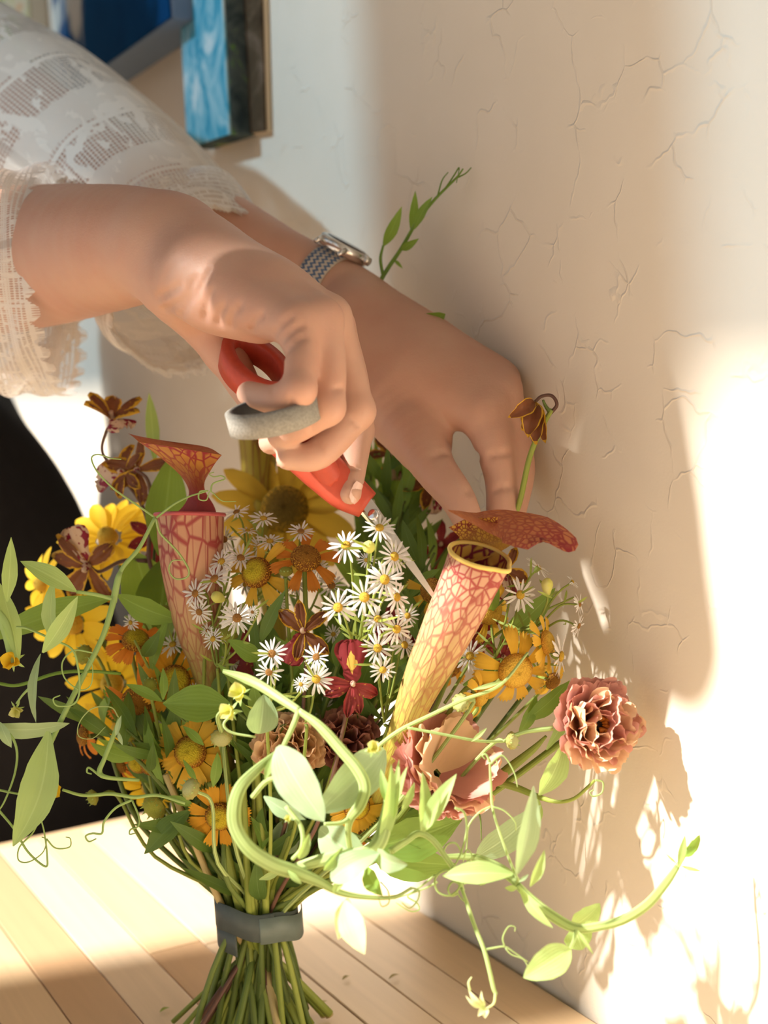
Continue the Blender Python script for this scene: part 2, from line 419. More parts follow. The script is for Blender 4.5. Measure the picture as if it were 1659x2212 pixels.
FLOOR_Z = -0.72
wl = box('wall_right', (-1.6, -0.12, FLOOR_Z), (4.6, 0, 2.15), M_WALL); wl.matrix_world = ROT_W; wl['kind'] = 'structure'
# left wall with the window the sun comes through
WY, WTOP, WBOT, CEIL = 1.40, 1.95, -0.25, 2.15
WINDOWS = [(-1.0, 0.312), (0.499, 1.9)]
BLIND = 0.32 + WY * 0.75 + 0.04
M_PAINT = plain('wall_paint', (0.72, 0.68, 0.62), 0.8)
def shell(name, lo, hi, m, kind='structure'):
    o = box(name, lo, hi, m); o.matrix_world = ROT_W; o['kind'] = kind; return o
wlf = shell('wall_left', (-1.6, WY, FLOOR_Z), (4.6, WY + 0.12, WBOT), M_PAINT)
for lo, hi in (((-1.6, WY, WTOP), (4.6, WY + 0.12, CEIL)), ((-1.6, WY, WBOT), (WINDOWS[0][0], WY + .12, WTOP)), ((WINDOWS[0][1], WY, WBOT), (WINDOWS[1][0], WY + .12, WTOP)), ((WINDOWS[1][1], WY, WBOT), (4.6, WY + .12, WTOP))):
    o = box('wall_panel', lo, hi, M_PAINT, wlf)
shell('ceiling', (-1.6, -0.12, CEIL), (4.6, WY + .12, CEIL + .1), M_PAINT)
shell('wall_back', (-1.72, -0.12, FLOOR_Z), (-1.6, WY + .12, CEIL), M_PAINT)
o = box('wall_panel', (.215, WY + .045, BLIND), (WINDOWS[0][1], WY + .1, WTOP), M_PAINT, wlf)  # added opaque strip beside the blind, widens the shade band on the wall
def sheer():
    b = NB('sheer_blind'); tr = b.n('ShaderNodeBsdfTransparent'); tr.inputs[0].default_value = (0.27, 0.355, 0.42, 1)
    b.l(tr.outputs[0], b.out.inputs[0]); return b.m
M_SHEER = sheer()
for i, (wa, wb) in enumerate(WINDOWS):
    shell('trim_%d' % (i + 2), (wa, WY + .04, BLIND), (wb, WY + .042, WTOP), M_SHEER)
fl = box('floor', (-1.6, 0, FLOOR_Z - 0.05), (4.6, 3.2, FLOOR_Z), plain('floor_dark', (0.10, 0.075, 0.055), 0.5, .3, 0, 8, .3)); fl.matrix_world = ROT_W; fl['kind'] = 'structure'
bb = box('baseboard_right', (-1.6, 0, FLOOR_Z), (4.6, 0.012, FLOOR_Z + 0.09), plain('white_paint', (0.7, 0.68, 0.64), .4)); bb.matrix_world = ROT_W; bb['kind'] = 'structure'
def wood_mat(i):
    b = NB('maple_plank_%s' % 'abcdef'[i]); col = [(0.76, 0.54, 0.32), (0.82, 0.62, 0.42), (0.64, 0.41, 0.23), (0.80, 0.59, 0.37), (0.72, 0.50, 0.29), (0.84, 0.66, 0.46)][i]
    co_ = b.coord('Object', (4, 90, 90)); f, _ = b.noise(co_, 1.5, 5, .6, .6)
    f2, _ = b.noise(b.coord('Object', (1, 5, 5)), 3, 2)
    c = b.mix(f, tuple(x * .80 for x in col), tuple(min(1, x * 1.12) for x in col)); c = b.mix(b.math('MULTIPLY', f2, .35), c, tuple(x * .8 for x in col))
    return b.surf(c, 0.38, 0.4, b.bump(f, 0.1, 0.0004))
WOOD = [wood_mat(i) for i in range(6)]
# table: x_local along wall. far end at local x of pixel (0,1831)
far_x = float((W(0, 1831, CAM[2] / -ray(0, 1831)[2]) - WP) @ WU)
tb = thing('wooden_table', 'butcher block table of pale glued wooden planks standing against the wall', 'table', WP + WU * 0.1 + WN * 0.4 + np.array([0, 0, FLOOR_Z]))
def tpart(name, lo, hi, m, bev=0.0):
    o = box(name, lo, hi, m, tb, bev); o.matrix_basis = Matrix.Translation(-Vector(tb.location)) @ ROT_W; return o
PW = 0.034; NPL = 26; x_near = -1.0
tpart('core_board', (x_near, 0.003, -0.045), (far_x - .004, NPL * PW + 0.002, -0.004), WOOD[4])
pr = random.Random(4)
for r in range(NPL):
    x = far_x; y0 = 0.003 + r * PW
    first = True
    while x > x_near + .01:
        L = pr.uniform(0.28, 0.62) if not first else pr.uniform(0.10, 0.5)
        first = False
        x2 = max(x_near, x - L)
        tpart('plank', (x2 + 0.0003, y0 + 0.0004, -0.02), (x - 0.0003, y0 + PW - 0.0004, -pr.uniform(0, 0.0004)), WOOD[pr.choice([0, 1, 3, 5, 1, 3, 5, 0, 4, 2])], 0.0006)
        x = x2
tpart('end_board', (far_x, 0.003, -0.045), (far_x + 0.012, NPL * PW + 0.002, -0.0005), WOOD[0], 0.002)
for lx in (far_x - 0.09, x_near + 0.09):
    for ly in (0.05, NPL * PW - 0.09):
        tpart('leg', (lx - 0.03, ly, FLOOR_Z), (lx + 0.03, ly + 0.06, -0.045), WOOD[0], 0.004)
# ------------------------------------------------------------------ person: one continuous body from a signed distance field
def surface_nets(f, org, h):
    s = f < 0
    c = [s[i:s.shape[0] - 1 + i, j:s.shape[1] - 1 + j, k:s.shape[2] - 1 + k] for i in (0, 1) for j in (0, 1) for k in (0, 1)]
    cnt = sum(x.astype(np.uint8) for x in c); act = (cnt > 0) & (cnt < 8)
    idx = np.full(act.shape, -1, np.int64); I = np.argwhere(act); idx[act] = np.arange(len(I))
    acc = np.zeros((len(I), 3)); n = np.zeros(len(I))
    off = [(i, j, k) for i in (0, 1) for j in (0, 1) for k in (0, 1)]
    val = {o: f[I[:, 0] + o[0], I[:, 1] + o[1], I[:, 2] + o[2]] for o in off}
    for a in off:
        for ax in range(3):
            if a[ax]: continue
            b = list(a); b[ax] = 1; b = tuple(b); va, vb = val[a], val[b]
            x = (va < 0) != (vb < 0); t = va[x] / (va[x] - vb[x])
            p = np.tile(np.array(a, float), (x.sum(), 1)); p[:, ax] += t; acc[x] += p; n[x] += 1
    V = org + (I + acc / n[:, None]) * h
    quads = []
    for ax in range(3):
        sl0 = [slice(None)] * 3; sl1 = [slice(None)] * 3
        sl0[ax] = slice(0, -1); sl1[ax] = slice(1, None)
        ch = s[tuple(sl0)] != s[tuple(sl1)]
        E = np.argwhere(ch); o1, o2 = [(1, 2), (2, 0), (0, 1)][ax]
        E = E[(E[:, o1] > 0) & (E[:, o2] > 0) & (E[:, o1] < s.shape[o1] - 1) & (E[:, o2] < s.shape[o2] - 1)]
        d1 = np.zeros(3, int); d1[o1] = 1; d2 = np.zeros(3, int); d2[o2] = 1
        q = np.stack([idx[tuple((E - d1 - d2).T)], idx[tuple((E - d2).T)], idx[tuple(E.T)], idx[tuple((E - d1).T)]], 1)
        fl = s[tuple(E.T)]; q[~fl] = q[~fl][:, ::-1]
        quads.append(q)
    return V, np.vstack(quads)
class SDF:
    def __init__(s, lo, hi, h):
        s.h = h; s.lo = np.array(lo, float); n = np.ceil((np.array(hi) - s.lo) / h).astype(int) + 1
        s.ax = [s.lo[i] + h * np.arange(n[i]) for i in range(3)]; s.f = np.full(n, 0.03, np.float32)
    def _win(s, pts, r):
        lo = np.min(pts, 0) - r; hi = np.max(pts, 0) + r
        sl = []
        for i in range(3):
            a = int(np.clip((lo[i] - s.lo[i]) / s.h, 0, s.f.shape[i])); b = int(np.clip((hi[i] - s.lo[i]) / s.h + 2, 0, s.f.shape[i])); sl.append(slice(a, b))
        G = np.meshgrid(*[s.ax[i][sl[i]].astype(np.float32) for i in range(3)], indexing='ij', sparse=True)
        return tuple(sl), G
    @staticmethod
    def cap(G, a, b, ra, rb):
        ab = b - a; L = max(float(ab @ ab), 1e-12)
        t = np.clip(((G[0] - a[0]) * ab[0] + (G[1] - a[1]) * ab[1] + (G[2] - a[2]) * ab[2]) / L, 0, 1)
        return np.sqrt((G[0] - a[0] - t * ab[0]) ** 2 + (G[1] - a[1] - t * ab[1]) ** 2 + (G[2] - a[2] - t * ab[2]) ** 2) - (ra + (rb - ra) * t)
    @staticmethod
    def smin(a, b, k):
        h = np.maximum(k - np.abs(a - b), 0) / k
        return np.minimum(a, b) - h * h * k * 0.25
    def chain(s, P, R, k=0.006, kin=None):
        P = np.asarray(P, float); pad = max(R) + k * 2 + 0.004
        if len(P) > 2:
            n = len(P); P = spline(P, 6); R = list(np.interp(np.linspace(0, n - 1, len(P)), np.arange(n), R))
        sl, G = s._win(P, pad)
        d = np.full(s.f[sl].shape, 0.06, np.float32)
        for i in range(len(P) - 1):
            w_, G2 = s._win(P[i:i + 2], max(R[i], R[i + 1]) + k * 2 + .004)
            r_ = tuple(slice(max(x.start - y.start, 0), max(x.stop - y.start, 0)) for x, y in zip(w_, sl))
            c = s.cap(G2, P[i], P[i + 1], R[i], R[i + 1]); d[r_] = np.minimum(d[r_], c)
        s.f[sl] = s.smin(s.f[sl], d, k)
    def hit(s, x, y, d0=.55):
        r = ray(x, y); t = np.arange(d0, 1.1, .0006); P = CAM + r[None] * t[:, None]
        I = np.round((P - s.lo) / s.h).astype(int); ok = np.all((I >= 0) & (I < s.f.shape), 1)
        v = np.where(ok, s.f[tuple(np.clip(I, 0, np.array(s.f.shape) - 1).T)], 1.0); k = np.argmax(v < 0)
        return P[k] if v[k] < 0 else None
    def crease(s, P, r=.0010, out=.0004, k=.003):
        C = spline(np.array([(a, b, 0.0) for a, b in P]), 6); H = [s.hit(a, b) for a, b, _ in C]; H = [h for h in H if h is not None]
        if len(H) > 1: s.groove([h - CF * out for h in H], r, k)
    def groove(s, P, r, k=0.003):
        P = np.asarray(P, float); sl, G = s._win(P, r + k * 2 + .003)
        d = None
        for i in range(len(P) - 1):
            c = s.cap(G, P[i], P[i + 1], r, r); d = c if d is None else np.minimum(d, c)
        s.f[sl] = -s.smin(-s.f[sl], d, k)
def pxd(L):
    """list of (pixel x, pixel y, depth, radius in pixels) -> world points, metric radii"""
    return [W(a, b, D) for a, b, D, r in L], [r * D / FPX for a, b, D, r in L]

px = pxd
R_SHO = np.array([-0.70, 1.10, 0.64]); L_SHO = np.array([-0.42, 1.25, 0.68]); CHEST = (R_SHO + L_SHO) / 2
def near_arm():
    px = lambda L: pxd([(a, b, D - .03, r) for a, b, D, r in L])
    s = SDF(np.array([-0.40, 0.50, 0.20]), np.array([0.01, 1.06, 0.52]), 0.0014)
    s.chain(*px([(-230, 560, 1.0, 170), (-150, 575, .96, 168), (60, 556, .87, 153), (200, 540, .80, 139), (300, 530, .765, 124), (372, 536, .745, 112)]), k=.01)
    s.chain(*px([(360, 535, .745, 112), (430, 556, .725, 100), (500, 605, .705, 92), (570, 642, .69, 86)]), k=.008)
    for M in ([(470, 612, .70, 78), (560, 660, .675, 66), (640, 700, .655, 50)], [(480, 590, .705, 76), (600, 640, .685, 66), (690, 690, .665, 49)],
              [(480, 580, .72, 70), (600, 630, .70, 64), (707, 682, .685, 46)], [(480, 590, .73, 70), (610, 650, .715, 60), (715, 705, .705, 42)]):
        s.chain(*px(M), k=.008)
    # heel of the hand and thumb
    s.chain(*px([(420, 600, .71, 88), (470, 655, .70, 62), (560, 692, .69, 36)]), k=.012)
    s.chain(*px([(395, 620, .735, 84), (440, 690, .745, 60), (487, 762, .745, 44)]), k=.014)
    s.chain(*px([(487, 762, .745, 44), (530, 838, .735, 36), (566, 896, .715, 27)]), k=.005)
    # fingers: little, ring, middle, index
    s.chain(*px([(643, 705, .655, 44), (650, 770, .645, 36), (647, 842, .637, 36)]), k=.006)
    s.chain(*px([(647, 842, .637, 36), (592, 862, .645, 32), (538, 850, .665, 27)]), k=.003)
    s.chain(*px([(692, 695, .664, 46), (708, 790, .657, 40), (706, 880, .652, 39)]), k=.006)
    s.chain(*px([(706, 880, .652, 39), (645, 922, .658, 33), (585, 955, .675, 27)]), k=.003)
    s.chain(*px([(712, 690, .684, 46), (745, 790, .684, 40), (770, 888, .68, 40)]), k=.006)
    s.chain(*px([(770, 888, .68, 40), (690, 978, .67, 35), (622, 990, .668, 26)]), k=.003)
    s.chain(*px([(722, 705, .705, 44), (760, 830, .715, 38), (772, 930, .715, 35)]), k=.006)
    s.chain(*px([(772, 930, .715, 35), (762, 1010, .70, 30), (757, 1066, .69, 25)]), k=.003)
    # wrist and palm creases, knuckle dimples
    for P in ([(338, 645), (365, 630), (388, 618)], [(354, 672), (390, 652), (408, 630), (420, 602)], [(390, 682), (408, 652), (434, 620), (454, 584)], [(441, 690), (445, 660), (456, 630)],
              [(499, 704), (502, 681), (518, 662)], [(470, 700), (474, 680), (484, 662)], [(590, 726), (607, 703), (628, 684)], [(602, 742), (630, 716), (650, 702)], [(612, 765), (634, 742), (652, 730)], [(545, 712), (552, 694), (566, 682)]):
        s.crease(P)
    for P in ([(630, 862), (634, 880)], [(585, 838), (588, 850)], [(722, 842), (742, 838)], [(760, 905), (772, 918)], [(686, 955), (694, 970)], [(750, 1012), (774, 1012)], [(668, 905), (676, 935)]):
        s.crease(P, .0007, .0004, .002)
    # scissors handle seat inside the fist stays open
    return s
def far_arm():
    px = lambda L: pxd([(a, b, D - .018 * min(1, max(0, (a - 800) / 200)), r) for a, b, D, r in L])
    s = SDF(np.array([-0.48, 0.66, 0.20]), np.array([0.125, 1.20, 0.66]), 0.0015)
    s.chain(*px([(-260, 90, 1.12, 150), (-60, 215, 1.02, 140), (200, 370, .93, 112), (420, 470, .865, 90), (600, 560, .825, 72), (705, 608, .81, 62), (770, 655, .80, 66)]), k=.012)
    s.chain(*px([(705, 612, .81, 62), (780, 665, .80, 66), (880, 760, .785, 88)]), k=.008)
    for M in ([(770, 690, .79, 70), (900, 800, .765, 76), (1045, 890, .745, 58)], [(770, 680, .795, 62), (920, 770, .77, 66), (1078, 846, .75, 46)],
              [(775, 672, .80, 58), (930, 752, .78, 58), (1080, 825, .762, 42)], [(775, 672, .81, 58), (930, 750, .79, 52), (1062, 812, .772, 38)]):
        s.chain(*px(M), k=.010)
    s.chain(*px([(760, 700, .785, 80), (850, 860, .765, 88), (915, 960, .75, 60)]), k=.010)
    s.chain(*px([(900, 935, .75, 62), (938, 1010, .735, 46), (990, 1080, .725, 38), (1028, 1165, .72, 28)]), k=.005)
    s.chain(*px([(1052, 895, .745, 56), (1070, 965, .738, 44), (1084, 1045, .735, 36), (1078, 1160, .728, 29)]), k=.004)
    s.chain(*px([(1080, 846, .752, 46), (1106, 930, .748, 36), (1122, 1015, .743, 34), (1108, 1110, .735, 28)]), k=.004)
    s.chain(*px([(1080, 825, .766, 42), (1096, 920, .766, 34), (1112, 1010, .758, 30), (1100, 1090, .748, 26)]), k=.004)
    s.chain(*px([(1065, 815, .774, 36), (1085, 900, .776, 30), (1098, 980, .77, 28), (1095, 1050, .76, 24)]), k=.004)
    for P in ([(968, 948), (980, 962), (992, 970)], [(996, 970), (1010, 985), (1026, 1002)], [(1010, 960), (1024, 975), (1034, 990)], [(940, 985), (962, 978)], [(1010, 1062), (1034, 1050)], [(1060, 985), (1100, 978)], [(1065, 1058), (1110, 1050)]):
        s.crease(P)
    return s
def torso():
    s = SDF(np.array([-1.05, 0.80, 0.05]), np.array([-0.18, 1.55, 1.10]), 0.014)
    hip = CHEST + np.array([0.06, 0.10, -0.50])
    for o in (-.07, 0, .07):
        s.chain([CHEST + WN * o * .9 + np.array([0, 0, -.08]), CHEST + WN * o + np.array([0, 0, -.3]), hip + WN * o], [.105, .095, .12], k=.05)
    s.chain([R_SHO, CHEST, L_SHO], [.06, .085, .06], k=.04)
    nk = CHEST - WU * .03 + np.array([0, 0, .05])
    hd = np.array([-.54, 1.08, .92]); s.chain([nk, nk * .45 + (hd - np.array([0, 0, .06]) + WU * .04) * .55], [.055, .05], k=.03); s.chain([hd + np.array([0, 0, .035]) + WU * .02, hd - np.array([0, 0, .045]) - WU * .02], [.085, .06], k=.02)
    s.chain([hd - WU * .095, hd - WU * .098 - np.array([0, 0, .025])], [.008, .013], k=.012)
    s.chain([R_SHO, W(-230, 560, 1.0)], [.052, .055], k=.03); s.chain([L_SHO, W(-260, 90, 1.12)], [.052, .054], k=.03)
    return s, hd, hip
def skin_mat():
    b = NB('skin'); co_ = b.coord('Object')
    f, _ = b.noise(co_, 25, 3); f2, _ = b.noise(co_, 900, 3); f3, _ = b.noise(co_, 260, 4)
    c = b.mix(b.ramp(f, [(.35, 0.0), (.7, 1.0)]), (0.60, 0.365, 0.27), (0.56, 0.31, 0.225))
    h = b.math('ADD', b.math('MULTIPLY', f2, .4), b.math('MULTIPLY', f3, .6))
    return b.surf(c, 0.48, 0.35, b.bump(h, 0.25, 0.0007), 0, None, 0.22)
M_SKIN = skin_mat()
Vs = []; Fs = []; o_ = 0
tor, HEAD, HIP = torso()
for s_ in (near_arm(), far_arm(), tor):
    V, F = surface_nets(s_.f, s_.lo, s_.h); Vs.append(V); Fs.append(F + o_); o_ += len(V)
    s_.f = None
def mk_fast(name, V, F, m):
    me = bpy.data.meshes.new(name); me.vertices.add(len(V)); me.vertices.foreach_set('co', np.asarray(V, np.float32).ravel())
    me.loops.add(F.size); me.loops.foreach_set('vertex_index', F.astype(np.int32).ravel())
    me.polygons.add(len(F)); me.polygons.foreach_set('loop_start', np.arange(0, F.size, 4, dtype=np.int32))
    me.update(calc_edges=True); me.validate(); me.polygons.foreach_set('use_smooth', [True] * len(F)); me.materials.append(m); me.update(); return me
person = thing('person', 'person in white lace blouse and black skirt, reaching both bare hands into the bouquet', 'person', (HIP[0], HIP[1], FLOOR_Z))
body = obj('body', mk_fast('body', np.vstack(Vs) - np.array(person.location), np.vstack(Fs), M_SKIN), person)
# nails
M_NAIL = plain('nail', (0.80, 0.55, 0.47), 0.25, 0.5)
def nail(p, axis, nrm, L, Wd):
    V, F, UV = petal(L, Wd, [(0, .75), (.2, .95), (.7, 1), (.9, .8), (1, .35)], cup=-0.35, nu=6, nv=7, y0=-L / 2)
    n = nz(nrm); y = nz(np.asarray(axis) - n * (np.asarray(axis) @ n)); x = np.cross(y, n)
    V = np.asarray(p) + V[:, :1] * x + V[:, 1:2] * y + V[:, 2:3] * n
    part('fingernail', V, F, M_NAIL, person, UV)
nail(W(618, 1007, .637), W(600, 995, .637) - W(650, 990, .637), cdir(-.1, -.9, .45), .0085, .0065)
nail(W(772, 1066, .6565), W(757, 1090, .66) - W(762, 1010, .67), cdir(.75, -.1, .65), .0105, .0072)
# ---- clothes
def lace_mat(name, tint, band=True, sheer=0.88, dens=72):
    b = NB(name); uv, u, v = b.uv()
    def wave(sc_u, sc_v):
        a = b.math('SINE', b.math('MULTIPLY', u, sc_u)); c = b.math('SINE', b.math('MULTIPLY', v, sc_v)); return b.math('MULTIPLY', a, c)
    net = b.math('ABSOLUTE', wave(dens * PI, dens * PI * 2.4))
    hole = b.math('GREATER_THAN', net, 0.45)
    n1, _ = b.noise(uv, 16, 3, .55, .8)
    flower = b.math('GREATER_THAN', n1, 0.56)
    bands = b.math('GREATER_THAN', b.math('SINE', b.math('MULTIPLY', b.math('ADD', v, b.math('MULTIPLY', n1, .02)), 44)), -0.25) if band else None
    hm = b.math('MULTIPLY', hole, b.math('SUBTRACT', 1.0, flower))
    if band: hm = b.math('MULTIPLY', hm, bands)
    n2, _ = b.noise(uv, 5, 4, .6, 1.5)
    alpha = b.math('SUBTRACT', b.math('SUBTRACT', 1.0, b.math('MULTIPLY', hm, .8)), b.math('MULTIPLY', b.math('SUBTRACT', 1.0, flower), 1 - sheer))
    seam = b.math('GREATER_THAN', b.math('SINE', b.math('ADD', b.math('MULTIPLY', v, 44), 1.85)), 0.985)
    h = b.math('ADD', b.math('MULTIPLY', flower, .6), b.math('ADD', b.math('MULTIPLY', n2, 1.4), b.math('MULTIPLY', seam, 1.0)))
    alpha = b.math('MAXIMUM', alpha, seam)
    return b.surf(tint, 0.85, 0.1, b.bump(h, 0.55, 0.0015), 0.3, (0.85, 0.80, 0.72), 0, 0, alpha)
M_LACE = lace_mat('lace_fabric', (0.80, 0.74, 0.66))
M_LACEW = lace_mat('white_eyelet_lace', (0.86, 0.85, 0.84), False, .97, 26)
M_BLACK = plain('black_cloth', (0.012, 0.011, 0.012), 0.9, .15, 0, 60, .3, .3)
def sleeve(name, P, R, m, wr=0.03, seg=72, nr=46, hem=0.0, squash=None, seed=0):
    C = spline(P, 12); n = len(C); T = np.gradient(C, axis=0); T /= np.linalg.norm(T, axis=1)[:, None]
    Rr = resample_r(R, n); r_ = np.random.default_rng(seed)
    ph = r_.uniform(0, 6.3, 8); V = []; UV = []
    for i in range(n):
        t = T[i]; a = nz(np.cross(t, [0.1, 0.2, 1.0])); b = np.cross(t, a); q = i / (n - 1)
        if i >= n - 4: t_ = t
        for k in range(seg):
            an = 2 * PI * k / seg
            f = sum(math.sin(an * (m_ + 3) + ph[m_] + q * (2 + m_ * 2.2) * (1 if m_ % 2 else -1)) / (1 + .4 * m_) for m_ in range(6)) * wr
            rad = Rr[i] * (1 + f)
            sq = 1.0 if squash is None else squash
            p = C[i] + rad * (math.cos(an) * a * sq + math.sin(an) * b)
            if i == n - 1: p = p + t * hem * abs(math.sin(an * 15))
            V.append(p); UV.append((k / seg * 2.0, q))
    return np.array(V), grid_faces(n, seg, 0, True), np.array(UV)
V, F, UV = sleeve('sleeve', [L_SHO + np.array([-.02, .02, .02]), W(-330, 20, 1.14), W(-120, 190, 1.04), W(60, 300, .985), W(230, 425, .925), W(360, 545, .875), W(432, 628, .845)],
                  [.075, .078, .074, .0735, .069, .060, .0555], M_LACE, .022, hem=.006, seed=3)
part('sleeve', V, F, M_LACE, person, UV)
# scalloped white edging on the far cuff
def edging(P, Rr, width, seed, m, sq=1.0):
    V, F, UV = sleeve('e', P, Rr, m, .03, 90, 8, .007, sq, seed); return V, F, UV * np.array([6, .2])
V, F, UV = edging([W(372, 560, .870), W(400, 592, .857), W(436, 632, .842)], [.0605, .059, .0575], .02, 3, M_LACEW)
part('lace_cuff', V, F, M_LACEW, person, UV)
V, F, UV = sleeve('sleeve', [R_SHO + np.array([-.02, 0, .02]), W(-420, 430, 1.03), W(-300, 590, .97), W(-190, 610, .90), W(-80, 610, .868), W(40, 605, .852)],
                  [.075, .075, .078, .072, .067, .0645], M_LACE, .03, hem=.004, seed=5)
part('sleeve', V, F, M_LACE, person, UV)
V, F, UV = edging([W(-20, 608, .833), W(50, 606, .833), W(116, 603, .833)], [.0655, .0665, .068], .02, 6, M_LACEW)
part('lace_cuff', V, F, M_LACEW, person, UV)
# blouse body and trousers
V, F, UV = sleeve('blouse', [CHEST + np.array([0, 0, .045]), CHEST + np.array([0, 0, -.02]), CHEST + np.array([0, .01, -.25]), HIP + np.array([0, 0, .0])], [.09, .135, .14, .15], M_LACE, .03, seed=8, squash=1.3)
part('blouse', V, F, M_LACE, person, UV)
V, F, UV = sleeve('skirt', [HIP + np.array([0, 0, .19]), HIP + np.array([.01, 0, .10]), HIP + np.array([.02, .0, -.03]), HIP + np.array([.02, 0, -.25]), np.array([HIP[0] + .02, HIP[1], FLOOR_Z + .16])], [.15, .185, .215, .225, .23], M_BLACK, .03, seed=9)
part('skirt', V, F, M_BLACK, person, UV)
for sgn in (-1, 1):
    hx = HIP + WN * .075 * sgn; ft = np.array([hx[0], hx[1], FLOOR_Z + .035])
    part('leg', *tube([np.array([hx[0], hx[1], FLOOR_Z + .3]), ft + np.array([0, 0, .02])], [.05, .036], 12, 3)[:2], M_SKIN, person)
    part('shoe', *tube([ft + WU * .06, ft - WU * .03, ft - WU * .15], [.032, .04, .03], 12, 6)[:2], M_BLACK, person)
V, F, UV = dome(.108, .125, 10, 24)
V = V @ np.array([[1, 0, 0], [0, 1, 0], [0, 0, 1]]) + HEAD + WU * .025 + np.array([0, 0, .005])
part('hair', V, F, plain('brown_hair', (.09, .045, .02), .5, .3, 0, 120, .4), person)

# ------------------------------------------------------------------ wristwatch
def watch():
    c = W(712, 592, .812)
    ax = nz(W(770, 655, .80) - W(640, 575, .82))
    root = thing('wristwatch', 'steel wristwatch with a blue woven strap on the wrist of the far hand', 'watch', c)
    M_STRAP = None
    b = NB('woven_strap'); uv, u, v = b.uv()
    zig = b.math('PINGPONG', b.math('MULTIPLY', u, 46), 0.5)
    k = b.math('FRACT', b.math('ADD', b.math('MULTIPLY', v, 4), zig)); colr = b.mix(b.math('GREATER_THAN', k, .5), (.55, .50, .44), (.10, .16, .28))
    ms = b.surf(colr, .5, .4, b.bump(k, .6, .0006), 0, None, 0, .3)
    steel = plain('steel', (.75, .74, .72), .22, .5, 1.0)
    wc = W(706, 609, .81); r = 63 * .81 / FPX + .0008; wd = .0085
    a = nz(cdir(.35, .9, .1) - ax * (cdir(.35, .9, .1) @ ax)); bq = np.cross(ax, a)
    V = []; UV = []; n = 64
    prof = [(-wd, -.0002), (-wd, .0022), (-wd * .5, .0028), (wd * .5, .0028), (wd, .0022), (wd, -.0002)]
    for i in range(n):
        an = 2 * PI * i / n
        for j, (x, rr) in enumerate(prof):
            V.append(wc + ax * x + (r + rr) * (math.cos(an) * a + math.sin(an) * bq)); UV.append((i / n, (x + wd) / (2 * wd)))
    V = np.array(V); F = []
    for i in range(n):
        for j in range(6): F.append((i * 6 + j, i * 6 + (j + 1) % 6, ((i + 1) % n) * 6 + (j + 1) % 6, ((i + 1) % n) * 6 + j))
    part('strap', V, F, ms, root, UV)
    dn = nz(cdir(.62, .72, .3) - ax * (cdir(.62, .72, .3) @ ax)); e = np.cross(dn, ax); cc = wc + dn * (r + .0045)
    def cyl(rad, h0, h1, m, nm, n=36, bev=.001, sq=1.0):
        V = []; UV = []
        for (rr, h) in ((rad * .4, h0), (rad, h0), (rad, h1 - bev), (rad - bev, h1), (rad * .01, h1)):
            for k in range(n):
                an = 2 * PI * k / n; V.append(cc + ax * rr * math.cos(an) * sq + e * rr * math.sin(an) + dn * h); UV.append((k / n, 0))
        part(nm, np.array(V), grid_faces(5, n, 0, True), m, root, np.array(UV))
    cyl(.0155, -.004, .0025, steel, 'case'); cyl(.013, .002, .0031, plain('watch_glass', (.05, .05, .06), .08, .6), 'dial_glass')
    for s in (-1, 1):
        part('lug', *tube([cc + ax * .004 * s * 2.2 - e * .012, cc + ax * .0088 * s - e * .017 - dn * .004], [.0016, .0014], 8, 2)[:2], steel, root)
    part('crown', *tube([cc + ax * .0150, cc + ax * .0190], [.0026, .0026], 14, 2)[:2], steel, root)
watch()

